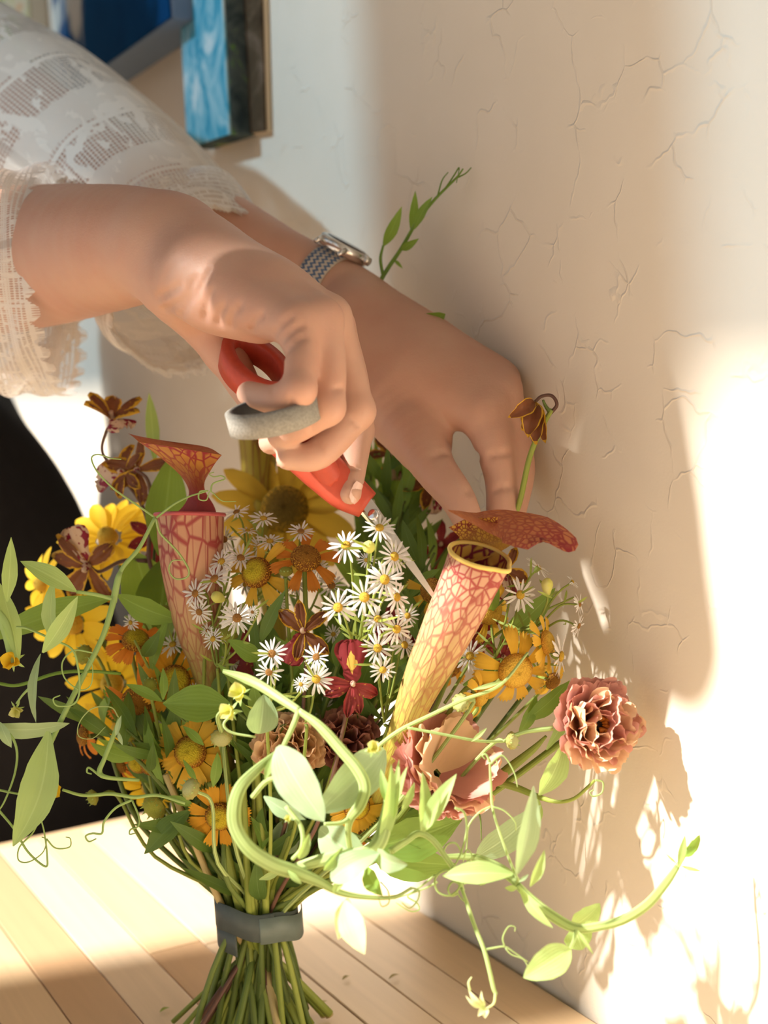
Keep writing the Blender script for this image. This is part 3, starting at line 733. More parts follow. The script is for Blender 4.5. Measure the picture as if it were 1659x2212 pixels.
# ------------------------------------------------------------------ scissors
W0 = W
def scissors():
    W = lambda x, y, D: W0(x, y, D - .03)
    root = thing('scissors', 'red handled steel scissors held in the nearer hand, grey finger loop towards the camera', 'scissors', W(740, 1040, .70))
    red = plain('red_rubber', (.52, .075, .04), .45, .4, 0, 300, .15, .15); grey = plain('grey_rubber', (.30, .285, .25), .8, .2, 0, 900, .45, .5); dark = plain('dark_rubber', (.035, .04, .045), .5)
    steel = plain('blade_steel', (.72, .71, .70), .18, .5, 1.0)
    def band(c, a, b, nrm, ra, rb, h, th, m, nm, n=56):
        V = []; UV = []
        pr_ = [(-h, -th), (-h * .85, th), (h * .85, th), (h, -th), (h * .8, -th * 1.6), (-h * .8, -th * 1.6)]
        for i in range(n):
            an = 2 * PI * i / n
            d = math.cos(an) * a * ra + math.sin(an) * b * rb; dn = nz(math.cos(an) * a * rb + math.sin(an) * b * ra)
            for z, o in pr_: V.append(c + d + dn * o + nrm * z); UV.append((i / n, .5))
        F = [(i * 6 + j, ((i + 1) % n) * 6 + j, ((i + 1) % n) * 6 + (j + 1) % 6, i * 6 + (j + 1) % 6) for i in range(n) for j in range(6)]
        return part(nm, np.array(V), F, m, root, np.array(UV))
    # finger loop
    c = W(590, 897, .648); a = nz(W(682, 872, .646) - W(497, 905, .652)); nrm = nz(cdir(.10, .90, .34)); nrm = nz(nrm - a * (a @ nrm)); b = np.cross(nrm, a)
    band(c, a, b, nrm, .0198, .0165, .0058, .0012, grey, 'finger_loop')['label'] = 'worn grey rubber finger loop'
    band(c, a, b, nrm, .0182, .0150, .0056, .0006, dark, 'loop_lining')['label'] = 'dark lining inside the loop'
    # thumb loop, red
    c2 = W(553, 800, .728); a2 = nz(W(612, 868, .715) - W(500, 748, .738)); n2 = nz(cdir(.55, -.25, .62)); n2 = nz(n2 - a2 * (a2 @ n2)); b2 = np.cross(n2, a2)
    band(c2, a2, b2, n2, .0215, .0125, .0075, .0026, red, 'thumb_loop')
    V, F, UV = tube([W(560, 890, .69), W(600, 935, .692), (W(690, 1010, .694)), W(745, 1060, .694), W(792, 1092, .694)], [.0052, .0068, .0075, .0068, .0048], 12, 6, 1.4, -CF)
    part('handle', V, F, red, root)
    V, F, UV = tube([W(625, 850, .71), W(660, 930, .708), W(735, 1030, .702), W(795, 1085, .700)], [.005, .006, .0062, .0045], 12, 6, 1.3, -CF)
    part('handle', V, F, red, root)
    V, F, UV = tube([W(560, 905, .665), W(620, 935, .672), W(680, 985, .685), W(720, 1040, .692)], [.004, .0048, .0052, .005], 10, 6, 1.3, -CF)
    part('handle', V, F, red, root)
    def blade(p0, p1, wd, th, nrm, side):
        t = nz(p1 - p0); n = nz(nrm - t * (nrm @ t)); s = np.cross(t, n) * side; L = np.linalg.norm(p1 - p0)
        V = []
        for i in range(9):
            u = i / 8; w0 = wd * (1 - .75 * u ** 1.5)
            for (x, z) in ((-.5, 0), (.5, 0), (.32, th), (-.5, th)): V.append(p0 + t * L * u + s * w0 * x + n * z * (1 - .4 * u))
        F = [(i * 4 + j, i * 4 + (j + 1) % 4, i * 4 + 4 + (j + 1) % 4, i * 4 + 4 + j) for i in range(8) for j in range(4)] + [(0, 3, 2, 1), (32, 33, 34, 35)]
        o = part('blade', np.array(V), F, steel, root, None, False); return o
    blade(W(785, 1080, .696), W(945, 1300, .70), .0075, .0015, cdir(-.3, .25, .9), 1)
    blade(W(782, 1086, .6985), W(905, 1240, .712), .0075, .0015, cdir(-.3, .25, .9), -1)
    V, F, UV = dome(.0028, .0012, 4, 16); M = frame(W(806, 1112, .6935), cdir(-.3, .25, .9))
    obj('pivot_screw', mk('pivot_screw', V, F, steel, UV), root, rel(root, M))
scissors()

# ------------------------------------------------------------------ pictures on the wall
def canvas_mat(name, stops, scale, detail=4, dist=1.2, map_scale=(1, 1, 1)):
    b = NB(name); f, _ = b.noise(b.coord('Object', map_scale), scale, detail, .6, dist)
    return b.surf(b.ramp(f, stops), .95, .02, b.bump(f, .3, .001))
def picture(name, label, x0, x1, z0, z1, th, m_face, m_side, off=0.0, lean=0.0, cat='painting'):
    """x along the wall (away from the camera), z height, in metres"""
    base = WP + WU * x0 + np.array([0, 0, z0]) + WN * off
    root = thing(name, label, cat, base)
    M = Matrix([[WU[0], WN[0], 0, 0], [WU[1], WN[1], 0, 0], [0, 0, 1, 0], [0, 0, 0, 1]]) @ Matrix.Rotation(lean, 4, 'Y')
    c = box('stretcher', (0, 0, 0), (x1 - x0, th - .0015, z1 - z0), m_side, root, .002); c.matrix_basis = M
    f = box('painted_face', (.001, th - .0015, .001), (x1 - x0 - .001, th, z1 - z0 - .001), m_face, root); f.matrix_basis = M
    return root
def wall_xz(x, y, off=0.0):
    p = W(x, y, float((WP + WN * off - CAM) @ WN / (ray(x, y) @ WN))); return float((p - WP) @ WU), float(p[2])
ax0, az0 = wall_xz(497, 292, .022); ax1, az1 = wall_xz(404, 330, .022)
picture('blue_canvas', 'narrow light blue abstract canvas with white strokes, hung beside the dark brown panel', ax0 - .0, ax1, az0, az0 + .42, .022,
        canvas_mat('sky_blue_paint', [(.25, (.02, .17, .28)), (.42, (.07, .33, .46)), (.52, (.26, .50, .58)), (.62, (.55, .66, .68)), (.8, (.62, .68, .68))], 26, 5, 1.6, (1, 1, .6)),
        canvas_mat('canvas_edge_green_grey', [(.4, (.04, .06, .07)), (.55, (.10, .13, .13)), (.62, (.12, .26, .06)), (.7, (.30, .2, .12))], 30, 3), .0, -.05)
bx0, bz0 = wall_xz(590, 292); bx1, _ = wall_xz(500, 300)
picture('dark_panel', 'dark brown wooden panel with a pale lower edge beside the light blue canvas', bx0, bx1 - .004, bz0 + .002, bz0 + .44, .006,
        canvas_mat('dark_brown_stain', [(.3, (.045, .03, .018)), (.5, (.09, .06, .035)), (.7, (.26, .18, .13))], 9, 4, 1.0, (1, 1, 2.2)), plain('pale_edge', (.62, .50, .34), .6), .0, -.10, 'panel')
cx0, cz0 = wall_xz(368, 40, .04); cx1, _ = wall_xz(128, 200, .04)
picture('deep_blue_canvas', 'deep blue canvas with a grey-blue lower edge, behind the lace sleeve', cx0, cx1, cz0, cz0 + .4, .04,
        canvas_mat('deep_blue_paint', [(.3, (.001, .035, .11)), (.62, (.002, .055, .16)), (.68, (.5, .5, .46)), (.8, (.6, .6, .56))], 8, 3, .6), plain('blue_grey_edge', (.16, .22, .32), .6), .0)
dx0, dz0 = wall_xz(108, 60); dx1, _ = wall_xz(-120, 60)
picture('floral_picture', 'small blurred picture in orange, green and cream at the top left corner', dx0, dx1, dz0 - .15, dz0 + .4, .02,
        canvas_mat('orange_green_paint', [(.3, (.12, .22, .05)), (.45, (.35, .34, .14)), (.55, (.5, .42, .3)), (.7, (.46, .2, .06))], 12, 2), plain('cream_edge', (.6, .55, .45), .6), .0)

# ------------------------------------------------------------------ added pear-shaped blocker and its beam, out of frame, to cast the wall shadow
bm_ = box('trim_1', (-.12, 0, 1.95), (-.04, WY, 2.03), plain('added_beam_wood', (.45, .30, .17), .6)); bm_.matrix_world = ROT_W; bm_['kind'] = 'structure'
def shadow_caster():
    Lr = np.array([0.981, 0.287, -0.75]); T = .42
    c = WP + WU * -.053 - Lr * T
    top = c.copy(); top[2] = 1.95
    root = thing('pear_shadow_caster', 'added unseen pear shaped blocker hanging from a beam to cast the wall shadow', 'shadow_caster', c + np.array([0, 0, .26]))
    prof = [(.190, .001, -.031), (.194, .016, -.023), (.203, .027, -.018), (.215, .037, -.013), (.232, .044, -.006), (.25, .0470, 0), (.27, .0465, .002), (.29, .0445, .002), (.31, .039, .0), (.33, .034, 0), (.36, .022, 0), (.38, .006, 0)]
    V = []; UV = []; n = 28
    for z, r, ds in prof:
        for k in range(n):
            an = 2 * PI * k / n; rr = r * (1 + .02 * math.cos(an * 14)); V.append(c + WU * ds + np.array([math.cos(an) * rr, math.sin(an) * rr, z])); UV.append((k / n, z))
    part('caster_body', np.array(V), grid_faces(len(prof), n, 0, True), plain('caster_surface', (.7, .62, .5), .8), root, np.array(UV))
    part('cord', *tube([c + np.array([0, 0, .37]), np.array([c[0], c[1], 1.95])], [.0015], 6, 1)[:2], M_BLACK, root)
shadow_caster()
# ------------------------------------------------------------------ bouquet helpers
BIND = W(556, 1975, .75)
R_ = random.Random(11)
def D0(x, y):
    s = 1 - ((x - 640) / 640) ** 2 - ((y - 1430) / 460) ** 2
    return .748 - .082 * math.sqrt(max(0, s)) + .055 * min(1, max(0, (580 - x) / 200))
def face(x, y, a=0, b=0, c=0):
    return cdir((x - 640) / 620 + a, -(y - 1520) / 480 + b, .85 + c)
def stem_pts(head, n, slack=.012):
    d = np.array([head[0] - BIND[0], head[1] - BIND[1], 0]); L = np.linalg.norm(d); d = d / max(L, 1e-6)
    rr = min(1, L / .12)
    off = d * R_.uniform(.1, 1.0) * .016 * rr + np.array([R_.uniform(-.006, .006), R_.uniform(-.006, .006), 0])
    b0 = BIND + off
    foot = BIND - off * R_.uniform(1.2, 2.6) + np.array([R_.uniform(-.024, .010), R_.uniform(-.012, .012), 0]); foot[2] = .0025
    mid = head * .5 + b0 * .5 + d * .012 + np.array([0, 0, .0])
    up = np.array([0, 0, 1.0])
    return [head - n * .001, head - n * slack - up * .004, mid, b0 + (mid - b0) * .12, foot * .45 + b0 * .55 - up * .0, foot], foot
LIB = {}
def lib(key, fn):
    if key not in LIB: LIB[key] = fn()
    return LIB[key]
def um(name, m, *arrs): return mk(name, arrs[0], arrs[1], m, arrs[2])
def Rz(a): return Matrix.Rotation(a, 4, 'Z')
def Rx(a): return Matrix.Rotation(a, 4, 'X')
def Tz(z): return Matrix.Translation((0, 0, z))

# ------------------------------------------------------------------ sneezeweed (helenium): disc + notched ray petals
def hel_petal(kind, var, droop):
    m = {'gold': M_HEL, 'yellow': M_HELY, 'orange': M_HELO}[kind]
    return lib(('hp', kind, var, droop), lambda: um('petal', m, *petal(.63, .375 + .03 * var, [(0, .38), (.3, .66), (.7, .95), (.9, 1), (1, .86)], curl=droop, cup=.12 - .1 * var, wav=.035, wf=2.5, notch=.13, lobes=4, nu=8, nv=9, y0=.37, ph=var * 2.1, lift=.05)))
def helenium(label, x, y, r, d, D=None, n=12, kind='gold', droop=.25, gap=None, disc='green', tilt=0.0, spin=None, stem=True, petals=True, cat='flower', name='sneezeweed_flower', group=None, dscale=1.0):
    D = D or D0(x, y); pos = W(x, y, D); nrm = cdir(*d); sc = r * D / FPX
    P, foot = stem_pts(pos, nrm)
    root = thing(name, label, cat, foot if stem else pos, group)
    if stem:
        V, F, UV = tube(P, [.0012, .0013, .0015, .0018, .0019], 6, 5); part('stem', V, F, M_STEM if R_.random() < .6 else M_STEMD, root, UV)
    M = frame(pos, nrm, R_.uniform(0, 6.28) if spin is None else spin, sc)
    dm = {'green': M_DISC, 'brown': M_DISCB, 'lit': M_DISCL}[disc]
    key = ('hd', disc)
    me = lib(key, lambda: um('disc', dm, *dome(.42, .30, 9, 30, .03)))
    obj('disc', me, root, rel(root, M @ Tz(.02) @ Matrix.Scale(dscale, 4)))
    cal = lib('hcal', lambda: um('calyx', M_STEM, *dome(.36, -.2, 4, 12, .0, .1)))
    obj('calyx', cal, root, rel(root, M @ Tz(-.02)))
    if petals:
        for k in range(n):
            a = 2 * PI * k / n + R_.uniform(-.09, .09)
            if gap and any(abs((a - g + PI) % (2 * PI) - PI) < w_ for g, w_ in gap): continue
            pm = hel_petal(kind, R_.randrange(3), droop)
            s_ = R_.uniform(.88, 1.06)
            obj('petal', pm, root, rel(root, M @ Rz(a) @ Rx(tilt + R_.uniform(-.16, .16)) @ Matrix.Diagonal((s_ * R_.uniform(.85, 1.1), s_, s_, 1))))
    return root
E1 = 'sneezeweed flower'
helenium('orange ' + E1 + ' tilted up to the right, highest at the left of the gold cluster', 293, 1386, 72, (.25, .75, .7), n=13, kind='orange', droop=.30, D=.742)
helenium('golden ' + E1 + ' with a green leaf across its disc, right of the orange ones', 377, 1470, 80, (.30, .15, .95), n=13, D=.735, droop=.2)
helenium('orange ' + E1 + ' with dark disc, left of the golden one crossed by a leaf', 297, 1512, 80, (.10, -.35, .9), n=13, kind='orange', disc='brown', droop=.32, D=.74, gap=[(5.2, .5)])
helenium('large golden ' + E1 + ' facing the camera, separate petals, right above the lit pale bud', 412, 1624, 84, (-.12, .10, 1), n=14, kind='yellow', droop=.18, D=.722, spin=.3)
helenium('golden ' + E1 + ' hanging lowest beside the stems, next to the lime vine loop', 475, 1762, 76, (-.05, -.22, 1), n=12, droop=.15, D=.715, spin=.2)
helenium('small rusty ' + E1 + ' seen edge-on at the far left of the cluster', 183, 1590, 52, (-.85, .1, .5), n=9, kind='orange', disc='brown', droop=.5, D=.76)
helenium('spent ' + E1 + ' with bare brown disc, left of its twin below the gold cluster', 300, 1646, 42, (-.3, -.15, .95), petals=False, D=.742, dscale=1.4)
helenium('spent ' + E1 + ' with bare yellow-green disc touching the large golden one', 328, 1650, 44, (.25, -.1, .95), petals=False, D=.735, dscale=1.35)
helenium('golden ' + E1 + ' with tall cone turned left, beside the red left pitcher', 556, 1238, 82, (-.35, .30, .85), n=10, kind='yellow', droop=.25, D=.715, gap=[(2.6, .45)], spin=0)
helenium('orange ' + E1 + ' with drooping petals and rust disc under the big dull yellow flower', 660, 1208, 78, (.1, .55, .8), n=9, kind='orange', disc='brown', droop=.3, D=.71)
helenium('golden ' + E1 + ' half hidden behind the tube of the right pitcher, upper one', 935, 1276, 66, (-.45, .05, .85), n=9, kind='yellow', disc='brown', D=.715, gap=[(0, 1.0)], spin=0)
helenium('golden ' + E1 + ' with long brown cone right of the right pitcher tube', 1055, 1318, 76, (.55, .0, .8), n=9, kind='yellow', disc='lit', D=.705, droop=.35, gap=[(1.6, .5)], spin=0)
helenium('large bright yellow ' + E1 + ' with drooping petals below right of the pitcher', 1112, 1448, 92, (.25, -.15, .85), n=11, kind='yellow', disc='lit', D=.672, droop=.45, gap=[(.6, .35)], spin=.1)
helenium('yellow ' + E1 + ' seen edge-on at the right border next to the white aster', 1177, 1388, 64, (.85, .15, .42), n=10, kind='yellow', disc='lit', D=.675, droop=.2)
helenium('small bright yellow ' + E1 + ' drooping under the largest bright one', 1036, 1502, 58, (.75, -.2, .5), n=10, kind='yellow', disc='lit', D=.672, droop=.5)
helenium('shaded ' + E1 + ' with round brown cone behind the pitcher tube', 966, 1432, 62, (.3, .1, .9), n=8, disc='brown', D=.735, droop=.7, gap=[(1.5, .9)], spin=0, dscale=1.25)
helenium('yellow ' + E1 + ' peeping from under the large lit leaf', 770, 1742, 70, (.3, -.2, .9), n=13, kind='yellow', D=.70)
helenium('small shaded ' + E1 + ' behind the yellow ones near the wall', 1192, 1470, 46, (.5, -.3, .7), n=10, disc='brown', D=.715, kind='yellow', droop=.4)
helenium('dim rust ' + E1 + ' low in the shade beside the stems', 775, 1800, 34, (.2, -.3, .9), n=10, kind='orange', D=.72, disc='brown')
helenium('rusty ' + E1 + ' deep in shade left of the spent discs', 262, 1655, 34, (-.5, -.2, .8), n=9, kind='orange', D=.765, disc='brown', droop=.5)
# buds
def bud_mesh(kind):
    m = {'green': M_DISCG, 'pale': M_DISCP, 'lime': M_DISCP}[kind]
    V, F, UV = dome(1, .8, 7, 22, 0, .55); V = V.copy(); V[:, :2] *= (1 + .13 * (np.arange(len(V)) % 2))[:, None]
    return um('bud', m, V, F, UV)
def bract_mesh(): return um('bract', M_LEAFL, *petal(1.15, .36, [(0, 1), (.6, .8), (1, .1)], curl=-.45, nu=6, nv=3, y0=.35))
def hbud(label, x, y, r, d, D=None, kind='green'):
    D = D or D0(x, y); pos = W(x, y, D); nrm = cdir(*d); sc = r * D / FPX
    P, foot = stem_pts(pos - nrm * sc * .5, nrm); root = thing('sneezeweed_bud', label, 'bud', foot)
    V, F, UV = tube(P, [.0009, .0010, .0013, .0016], 6, 5); part('stem', V, F, M_VINE if kind != 'green' else M_STEM, root, UV)
    M = frame(pos, nrm, R_.uniform(0, 6), sc)
    obj('bud', lib(('bud', kind), lambda: bud_mesh(kind)), root, rel(root, M))
    for k in range(11):
        obj('bract', lib('bract', bract_mesh), root, rel(root, M @ Rz(2 * PI * k / 11) @ Tz(-.45) @ Rx(.55)))
B1 = 'sneezeweed bud'
for a in [('small green %s beside the leaf on the golden flower' % B1, 324, 1480, 15, (.1, .4, .9), .715, 'green'), ('green %s below the drooping orange flower' % B1, 277, 1580, 20, (-.3, .1, .9), .735, 'green'),
          ('pale ribbed %s right of the large golden flower' % B1, 478, 1592, 22, (.1, -.5, .8), .70, 'pale'), ('brightly lit pale %s between the two lowest golden flowers' % B1, 414, 1705, 22, (-.6, .4, .7), .69, 'lime'),
          ('olive %s on a bent stem at the table edge' % B1, 335, 1742, 26, (-.4, -.4, .8), .725, 'green'), ('small green %s left of the olive one' % B1, 202, 1722, 16, (-.8, -.2, .6), .74, 'green'),
          ('yellow-green %s standing up at the base of the red pitcher' % B1, 355, 1328, 22, (.1, .8, .6), .735, 'green'), ('yellow-green %s upright left of the maroon orchid' % B1, 492, 1370, 22, (.1, .85, .5), .71, 'green'),
          ('pale %s on the lit stem crossing the pink flower' % B1, 996, 1518, 19, (-.3, .1, .9), .655, 'pale'), ('pale round %s at the tip of a thin stem right of the pink flower' % B1, 1104, 1600, 18, (.8, .1, .6), .66, 'pale'),
          ('small green %s right of the tall golden cone' % B1, 617, 1236, 15, (.0, .9, .4), .705, 'green'), ('fuzzy green %s left of the highest orange flower' % B1, 183, 1414, 20, (-.5, .3, .8), .755, 'green')]: hbud(*a)

# ------------------------------------------------------------------ white asters in sprays
def ast_ray(v): return lib(('ar', v), lambda: um('ray_petal', M_WHITE, *petal(.76, .13 + .02 * v, [(0, .45), (.3, .85), (.7, 1), (.9, .8), (1, .25)], curl=.06 + .1 * v, cup=-.2, nu=6, nv=3, y0=.22, lift=.12)))
def aster(label, node, heads, disc='y', group=None, D=None):
    nx, ny = node; Dn = (D or D0(nx, ny)) + .012; npos = W(nx, ny, Dn)
    P, foot = stem_pts(npos, cdir(0, .8, .3), .004)
    root = thing('aster_spray', label, 'flowers', foot, group)
    tubes = [tube(P, [.0008, .0010, .0013, .0015], 5, 5)]
    hd = []
    for h in heads:
        x, y, r = h[:3]; d = h[3] if len(h) > 3 and h[3] else (R_.uniform(-.35, .35) + (x - 700) / 900, R_.uniform(-.1, .5), .85)
        Dh = h[4] if len(h) > 4 else (D or D0(x, y)) - .004 + R_.uniform(-.006, .006)
        pos = W(x, y, Dh); n = cdir(*d); sc = r * 1.08 * Dh / FPX
        mid = (pos - n * .012) * .5 + npos * .5 + np.array([0, 0, -.004])
        tubes.append(tube([npos, mid, pos - n * .010, pos - n * .0015], [.0007, .0006, .0005], 5, 5))
        hd.append((pos, n, sc))
    V, F, UV = join(*tubes); part('stem', V, F, M_STEM, root, UV)
    lv = []
    for tb_ in tubes[1:]:
        for k in range(3):
            c = tb_[0][R_.randrange(len(tb_[0]))]; dr = nz(np.array([R_.uniform(-1, 1), R_.uniform(-1, 1), R_.uniform(-.2, .8)]))
            lv.append(leaf(c, c + dr * R_.uniform(.008, .016), .0012, -CF, STRAP, .1, .1, nu=5, nv=3))
    V, F, UV = join(*lv); o = part('needle_leaves', V, F, M_STEM, root, UV); o['kind'] = 'stuff'
    for pos, n, sc in hd:
        M = frame(pos, n, R_.uniform(0, 6.28), sc)
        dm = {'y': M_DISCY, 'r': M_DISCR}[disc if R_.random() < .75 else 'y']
        if sc < .0032:
            h = obj('flower_bud', lib('abud', lambda: um('flower_bud', M_CREAM, *dome(1, 1.3, 5, 10, .05, 1.2))), root, rel(root, M)); continue
        h = obj('flower_head', lib(('ad', dm.name), lambda: um('flower_head', dm, *dome(.24, .14, 5, 14, .08))), root, rel(root, M))
        obj('calyx', lib('acal', lambda: um('calyx', M_STEM, *dome(.2, -.45, 4, 9, .0, .0))), h)
        nn = R_.choice([15, 16, 17, 18])
        for k in range(nn):
            if R_.random() < .05: continue
            obj('ray_petal', ast_ray(R_.randrange(3)), h, Rz(2 * PI * k / nn + R_.uniform(-.08, .08)) @ Rx(R_.uniform(-.22, .16)) @ Matrix.Scale(R_.uniform(.88, 1.06), 4))
A1 = 'white asters'
aster('brightly lit %s in the middle, right beside the scissor blade' % A1, (772, 1400), [(820, 1140, 36, (.1, .5, .8), .655), (747, 1178, 40, (-.2, .5, .9), .662), (852, 1202, 40, (.55, .25, .8), .655), (831, 1252, 42, (.3, .1, .95), .652), (787, 1290, 42, (-.05, .0, 1), .65), (730, 1312, 40, (-.1, -.05, 1), .652), (857, 1290, 36, (.6, .1, .8), .655), (816, 1337, 33, (.2, .4, .85), .658), (857, 1359, 36, (.3, -.05, .95), .655), (797, 1182, 13, (0, .3, .9), .655)])
aster('single bright white aster above the lime vine loop, beside the yellow lipped orchid', (660, 1560), [(683, 1467, 36, (.05, .05, 1), .66)])
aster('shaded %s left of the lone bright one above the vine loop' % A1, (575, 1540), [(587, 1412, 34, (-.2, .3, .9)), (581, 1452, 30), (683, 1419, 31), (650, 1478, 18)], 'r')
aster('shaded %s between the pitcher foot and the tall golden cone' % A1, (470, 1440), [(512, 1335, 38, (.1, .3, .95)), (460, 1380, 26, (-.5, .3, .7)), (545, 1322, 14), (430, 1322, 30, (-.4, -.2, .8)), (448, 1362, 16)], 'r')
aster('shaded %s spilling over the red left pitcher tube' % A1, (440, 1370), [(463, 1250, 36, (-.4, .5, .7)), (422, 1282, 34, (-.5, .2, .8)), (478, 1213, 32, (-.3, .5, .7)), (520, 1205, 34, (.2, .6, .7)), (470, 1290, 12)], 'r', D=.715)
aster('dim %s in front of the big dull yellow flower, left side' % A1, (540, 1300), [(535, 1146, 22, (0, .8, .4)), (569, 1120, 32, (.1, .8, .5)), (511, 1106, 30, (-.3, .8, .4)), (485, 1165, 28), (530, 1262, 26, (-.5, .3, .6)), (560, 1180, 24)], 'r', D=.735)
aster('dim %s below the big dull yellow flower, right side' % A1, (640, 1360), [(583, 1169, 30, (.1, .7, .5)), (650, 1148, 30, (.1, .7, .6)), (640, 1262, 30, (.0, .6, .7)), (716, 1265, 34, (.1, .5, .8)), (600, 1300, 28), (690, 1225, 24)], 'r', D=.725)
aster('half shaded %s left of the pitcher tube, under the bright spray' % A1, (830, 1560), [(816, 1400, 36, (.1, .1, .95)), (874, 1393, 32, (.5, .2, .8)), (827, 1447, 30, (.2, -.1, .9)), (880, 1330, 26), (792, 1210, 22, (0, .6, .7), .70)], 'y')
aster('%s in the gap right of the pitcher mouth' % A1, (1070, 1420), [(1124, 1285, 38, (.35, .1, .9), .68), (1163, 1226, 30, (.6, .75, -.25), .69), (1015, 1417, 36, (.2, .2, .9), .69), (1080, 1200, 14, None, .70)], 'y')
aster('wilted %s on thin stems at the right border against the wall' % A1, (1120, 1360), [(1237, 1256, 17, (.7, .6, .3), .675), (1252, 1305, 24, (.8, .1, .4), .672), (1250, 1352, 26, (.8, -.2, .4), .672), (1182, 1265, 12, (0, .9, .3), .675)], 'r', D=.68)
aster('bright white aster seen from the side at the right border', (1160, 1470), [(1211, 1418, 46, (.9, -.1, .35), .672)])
aster('small %s near the orange flowers on the left' % A1, (380, 1450), [(373, 1392, 30, (-.2, .6, .7)), (428, 1300, 20), (282, 1345, 20), (436, 1460, 18)], 'y', D=.745)
aster('few shaded %s deep under the carnations' % A1, (640, 1640), [(880, 1545, 22), (560, 1500, 20), (905, 1480, 24), (420, 1495, 20), (450, 1540, 20)], 'y', D=.745)
for i in range(5):
    x, y = [(760, 1340), (600, 1480), (920, 1370), (500, 1430), (700, 1530)][i]
    aster('small shaded white aster half hidden deep among the stems', (x + 5, y + 90), [(x, y, 24), (x + 45, y + 38, 22), (x - 40, y + 30, 20)], 'y', 'hidden asters', D=.75)

# ------------------------------------------------------------------ orchids
def tepal(m, var): return lib(('tp', m.name, var), lambda: um('tepal', m, *petal(1.0, .42 + .06 * var, [(0, .3), (.2, .65), (.5, 1), (.8, .8), (1, .12)], curl=.15 + .22 * var, cup=.3 - .5 * (var % 2), wav=.17, wf=2.6, nu=11, nv=9, y0=.06, ph=var * 1.7, lift=.28)))
def lipm(m): return lib(('lip', m.name), lambda: um('lip', m, *petal(1.05, .85, [(0, .25), (.15, .55), (.3, .5), (.5, .75), (.7, 1), (.9, .9), (1, .45)], curl=.35, cup=-.2, wav=.09, wf=3.5, nu=12, nv=9, y0=.05, ph=.5, lift=.35)))
def orchid(label, x, y, r, d, D=None, m=None, lip=None, spin=0.0, angs=(90, 210, 330, 25, 155), stem=True, lipang=270, close=0.0, cat='orchid', pth=None, lipscale=1.0):
    D = D or D0(x, y); pos = W(x, y, D); n = cdir(*d); sc = r * D / FPX; m = m or M_ORCH; lip = lip or M_LIP
    if pth is None: P, foot = stem_pts(pos, n, .016)
    else: P = [pos - n * .001] + [W(*q) for q in pth]; foot = P[-1]
    root = thing('orchid_flower', label, cat, foot)
    V, F, UV = tube(P, [.0009, .0010, .0012, .0014], 6, 6); part('stem', V, F, M_MAROONSTEM, root, UV)
    M = frame(pos, n, spin, sc)
    for i, a in enumerate(angs):
        v = i % 3; s_ = R_.uniform(.9, 1.08)
        obj('tepal', tepal(m, v), root, rel(root, M @ Rz(math.radians(a - 90 + R_.uniform(-8, 8))) @ Rx(close + R_.uniform(-.18, .18)) @ Matrix.Scale(s_, 4)))
    if lipang is not None: obj('lip', lipm(lip), root, rel(root, M @ Rz(math.radians(lipang - 90)) @ Rx(close * .6 - .1) @ Matrix.Scale(lipscale, 4)))
    V, F, UV = tube([(0, 0, -.05), (0, .03, .14), (0, -.02, .27)], [.09, .10, .07], 8, 3)
    obj('column', lib('ocol', lambda: um('column', M_LIP, V, F, UV)), root, rel(root, M))
    return root
O1 = 'orchid'
orchid('maroon and yellow %s with raised petals, topmost on the left' % O1, 242, 908, 78, (.0, .78, .45), D=.80, angs=(150, 30, 95, 215, 330), spin=0, close=.55, lipang=300, pth=[(228, 935, .80), (222, 980, .802), (262, 1030, .80), (300, 1080, .795), (322, 1140, .79), (322, 1210, .785), (345, 1262, .78)])
orchid('%s with a large pale spotted lip facing left, under the topmost one' % O1, 268, 1020, 62, (-.55, .1, .75), D=.795, angs=(30, 330, 80, 280, 150), lipang=185, lipscale=1.45, pth=[(300, 1050, .797), (320, 1080, .797), (322, 1130, .79)])
orchid('brown %s seen from behind, against the red pitcher hood' % O1, 296, 1015, 70, (.3, .1, -.8), D=.79, angs=(95, 265, 20, 160, 320), lipang=None, pth=[(318, 1035, .788), (325, 1075, .79), (318, 1120, .79)])
orchid('%s with long wavy brown petals at the left edge, above the yellow lily' % O1, 190, 1222, 88, (-.15, -.35, .8), D=.785, angs=(130, 38, 230, 300, 165), lipang=110, m=M_ORCH, lipscale=.95, pth=[(215, 1235, .787), (265, 1212, .786), (318, 1212, .785)])
orchid('dark maroon %s half hidden behind the left pitcher tube' % O1, 335, 1160, 58, (.2, .3, .8), D=.80, m=M_ORCHR, lip=M_ORCHR)
orchid('maroon %s with yellow-edged hanging petals in the middle of the bouquet' % O1, 655, 1365, 70, (-.05, .25, .9), D=.688, angs=(92, 38, 140, 255, 318), lipang=245, m=M_ORCH, lip=M_ORCHR, spin=0, close=.15)
orchid('%s with a bright yellow patch on its red lip, above the vine loop' % O1, 762, 1478, 66, (.1, .1, 1), D=.668, m=M_ORCHR, lip=M_LIPY, angs=(265, 200, 335, 170, 285), lipang=92, lipscale=1.35, close=-.1)
orchid('dark blurred %s in the shade left of the right pitcher mouth' % O1, 952, 1178, 56, (.0, .3, .9), D=.80, m=M_ORCHR, lip=M_ORCHR)
orchid('brown and yellow %s just right of the right pitcher mouth' % O1, 1092, 1232, 60, (.4, .2, .85), D=.72, angs=(60, 120, 330, 200, 275))
orchid('red %s glowing in the sun behind the right pitcher tube' % O1, 1024, 1366, 56, (.1, .1, .9), D=.72, m=M_ORCHR, lip=M_ORCHR)
orchid('maroon %s low in shade left of the asters by the vine loop' % O1, 528, 1412, 52, (-.2, .1, .9), D=.742, m=M_ORCHR, lip=M_ORCHR)
orchid('blurred orange-brown %s far behind, under the far hand' % O1, 846, 985, 62, (.1, .6, .6), D=.83, angs=(60, 120, 180, 0, 250))
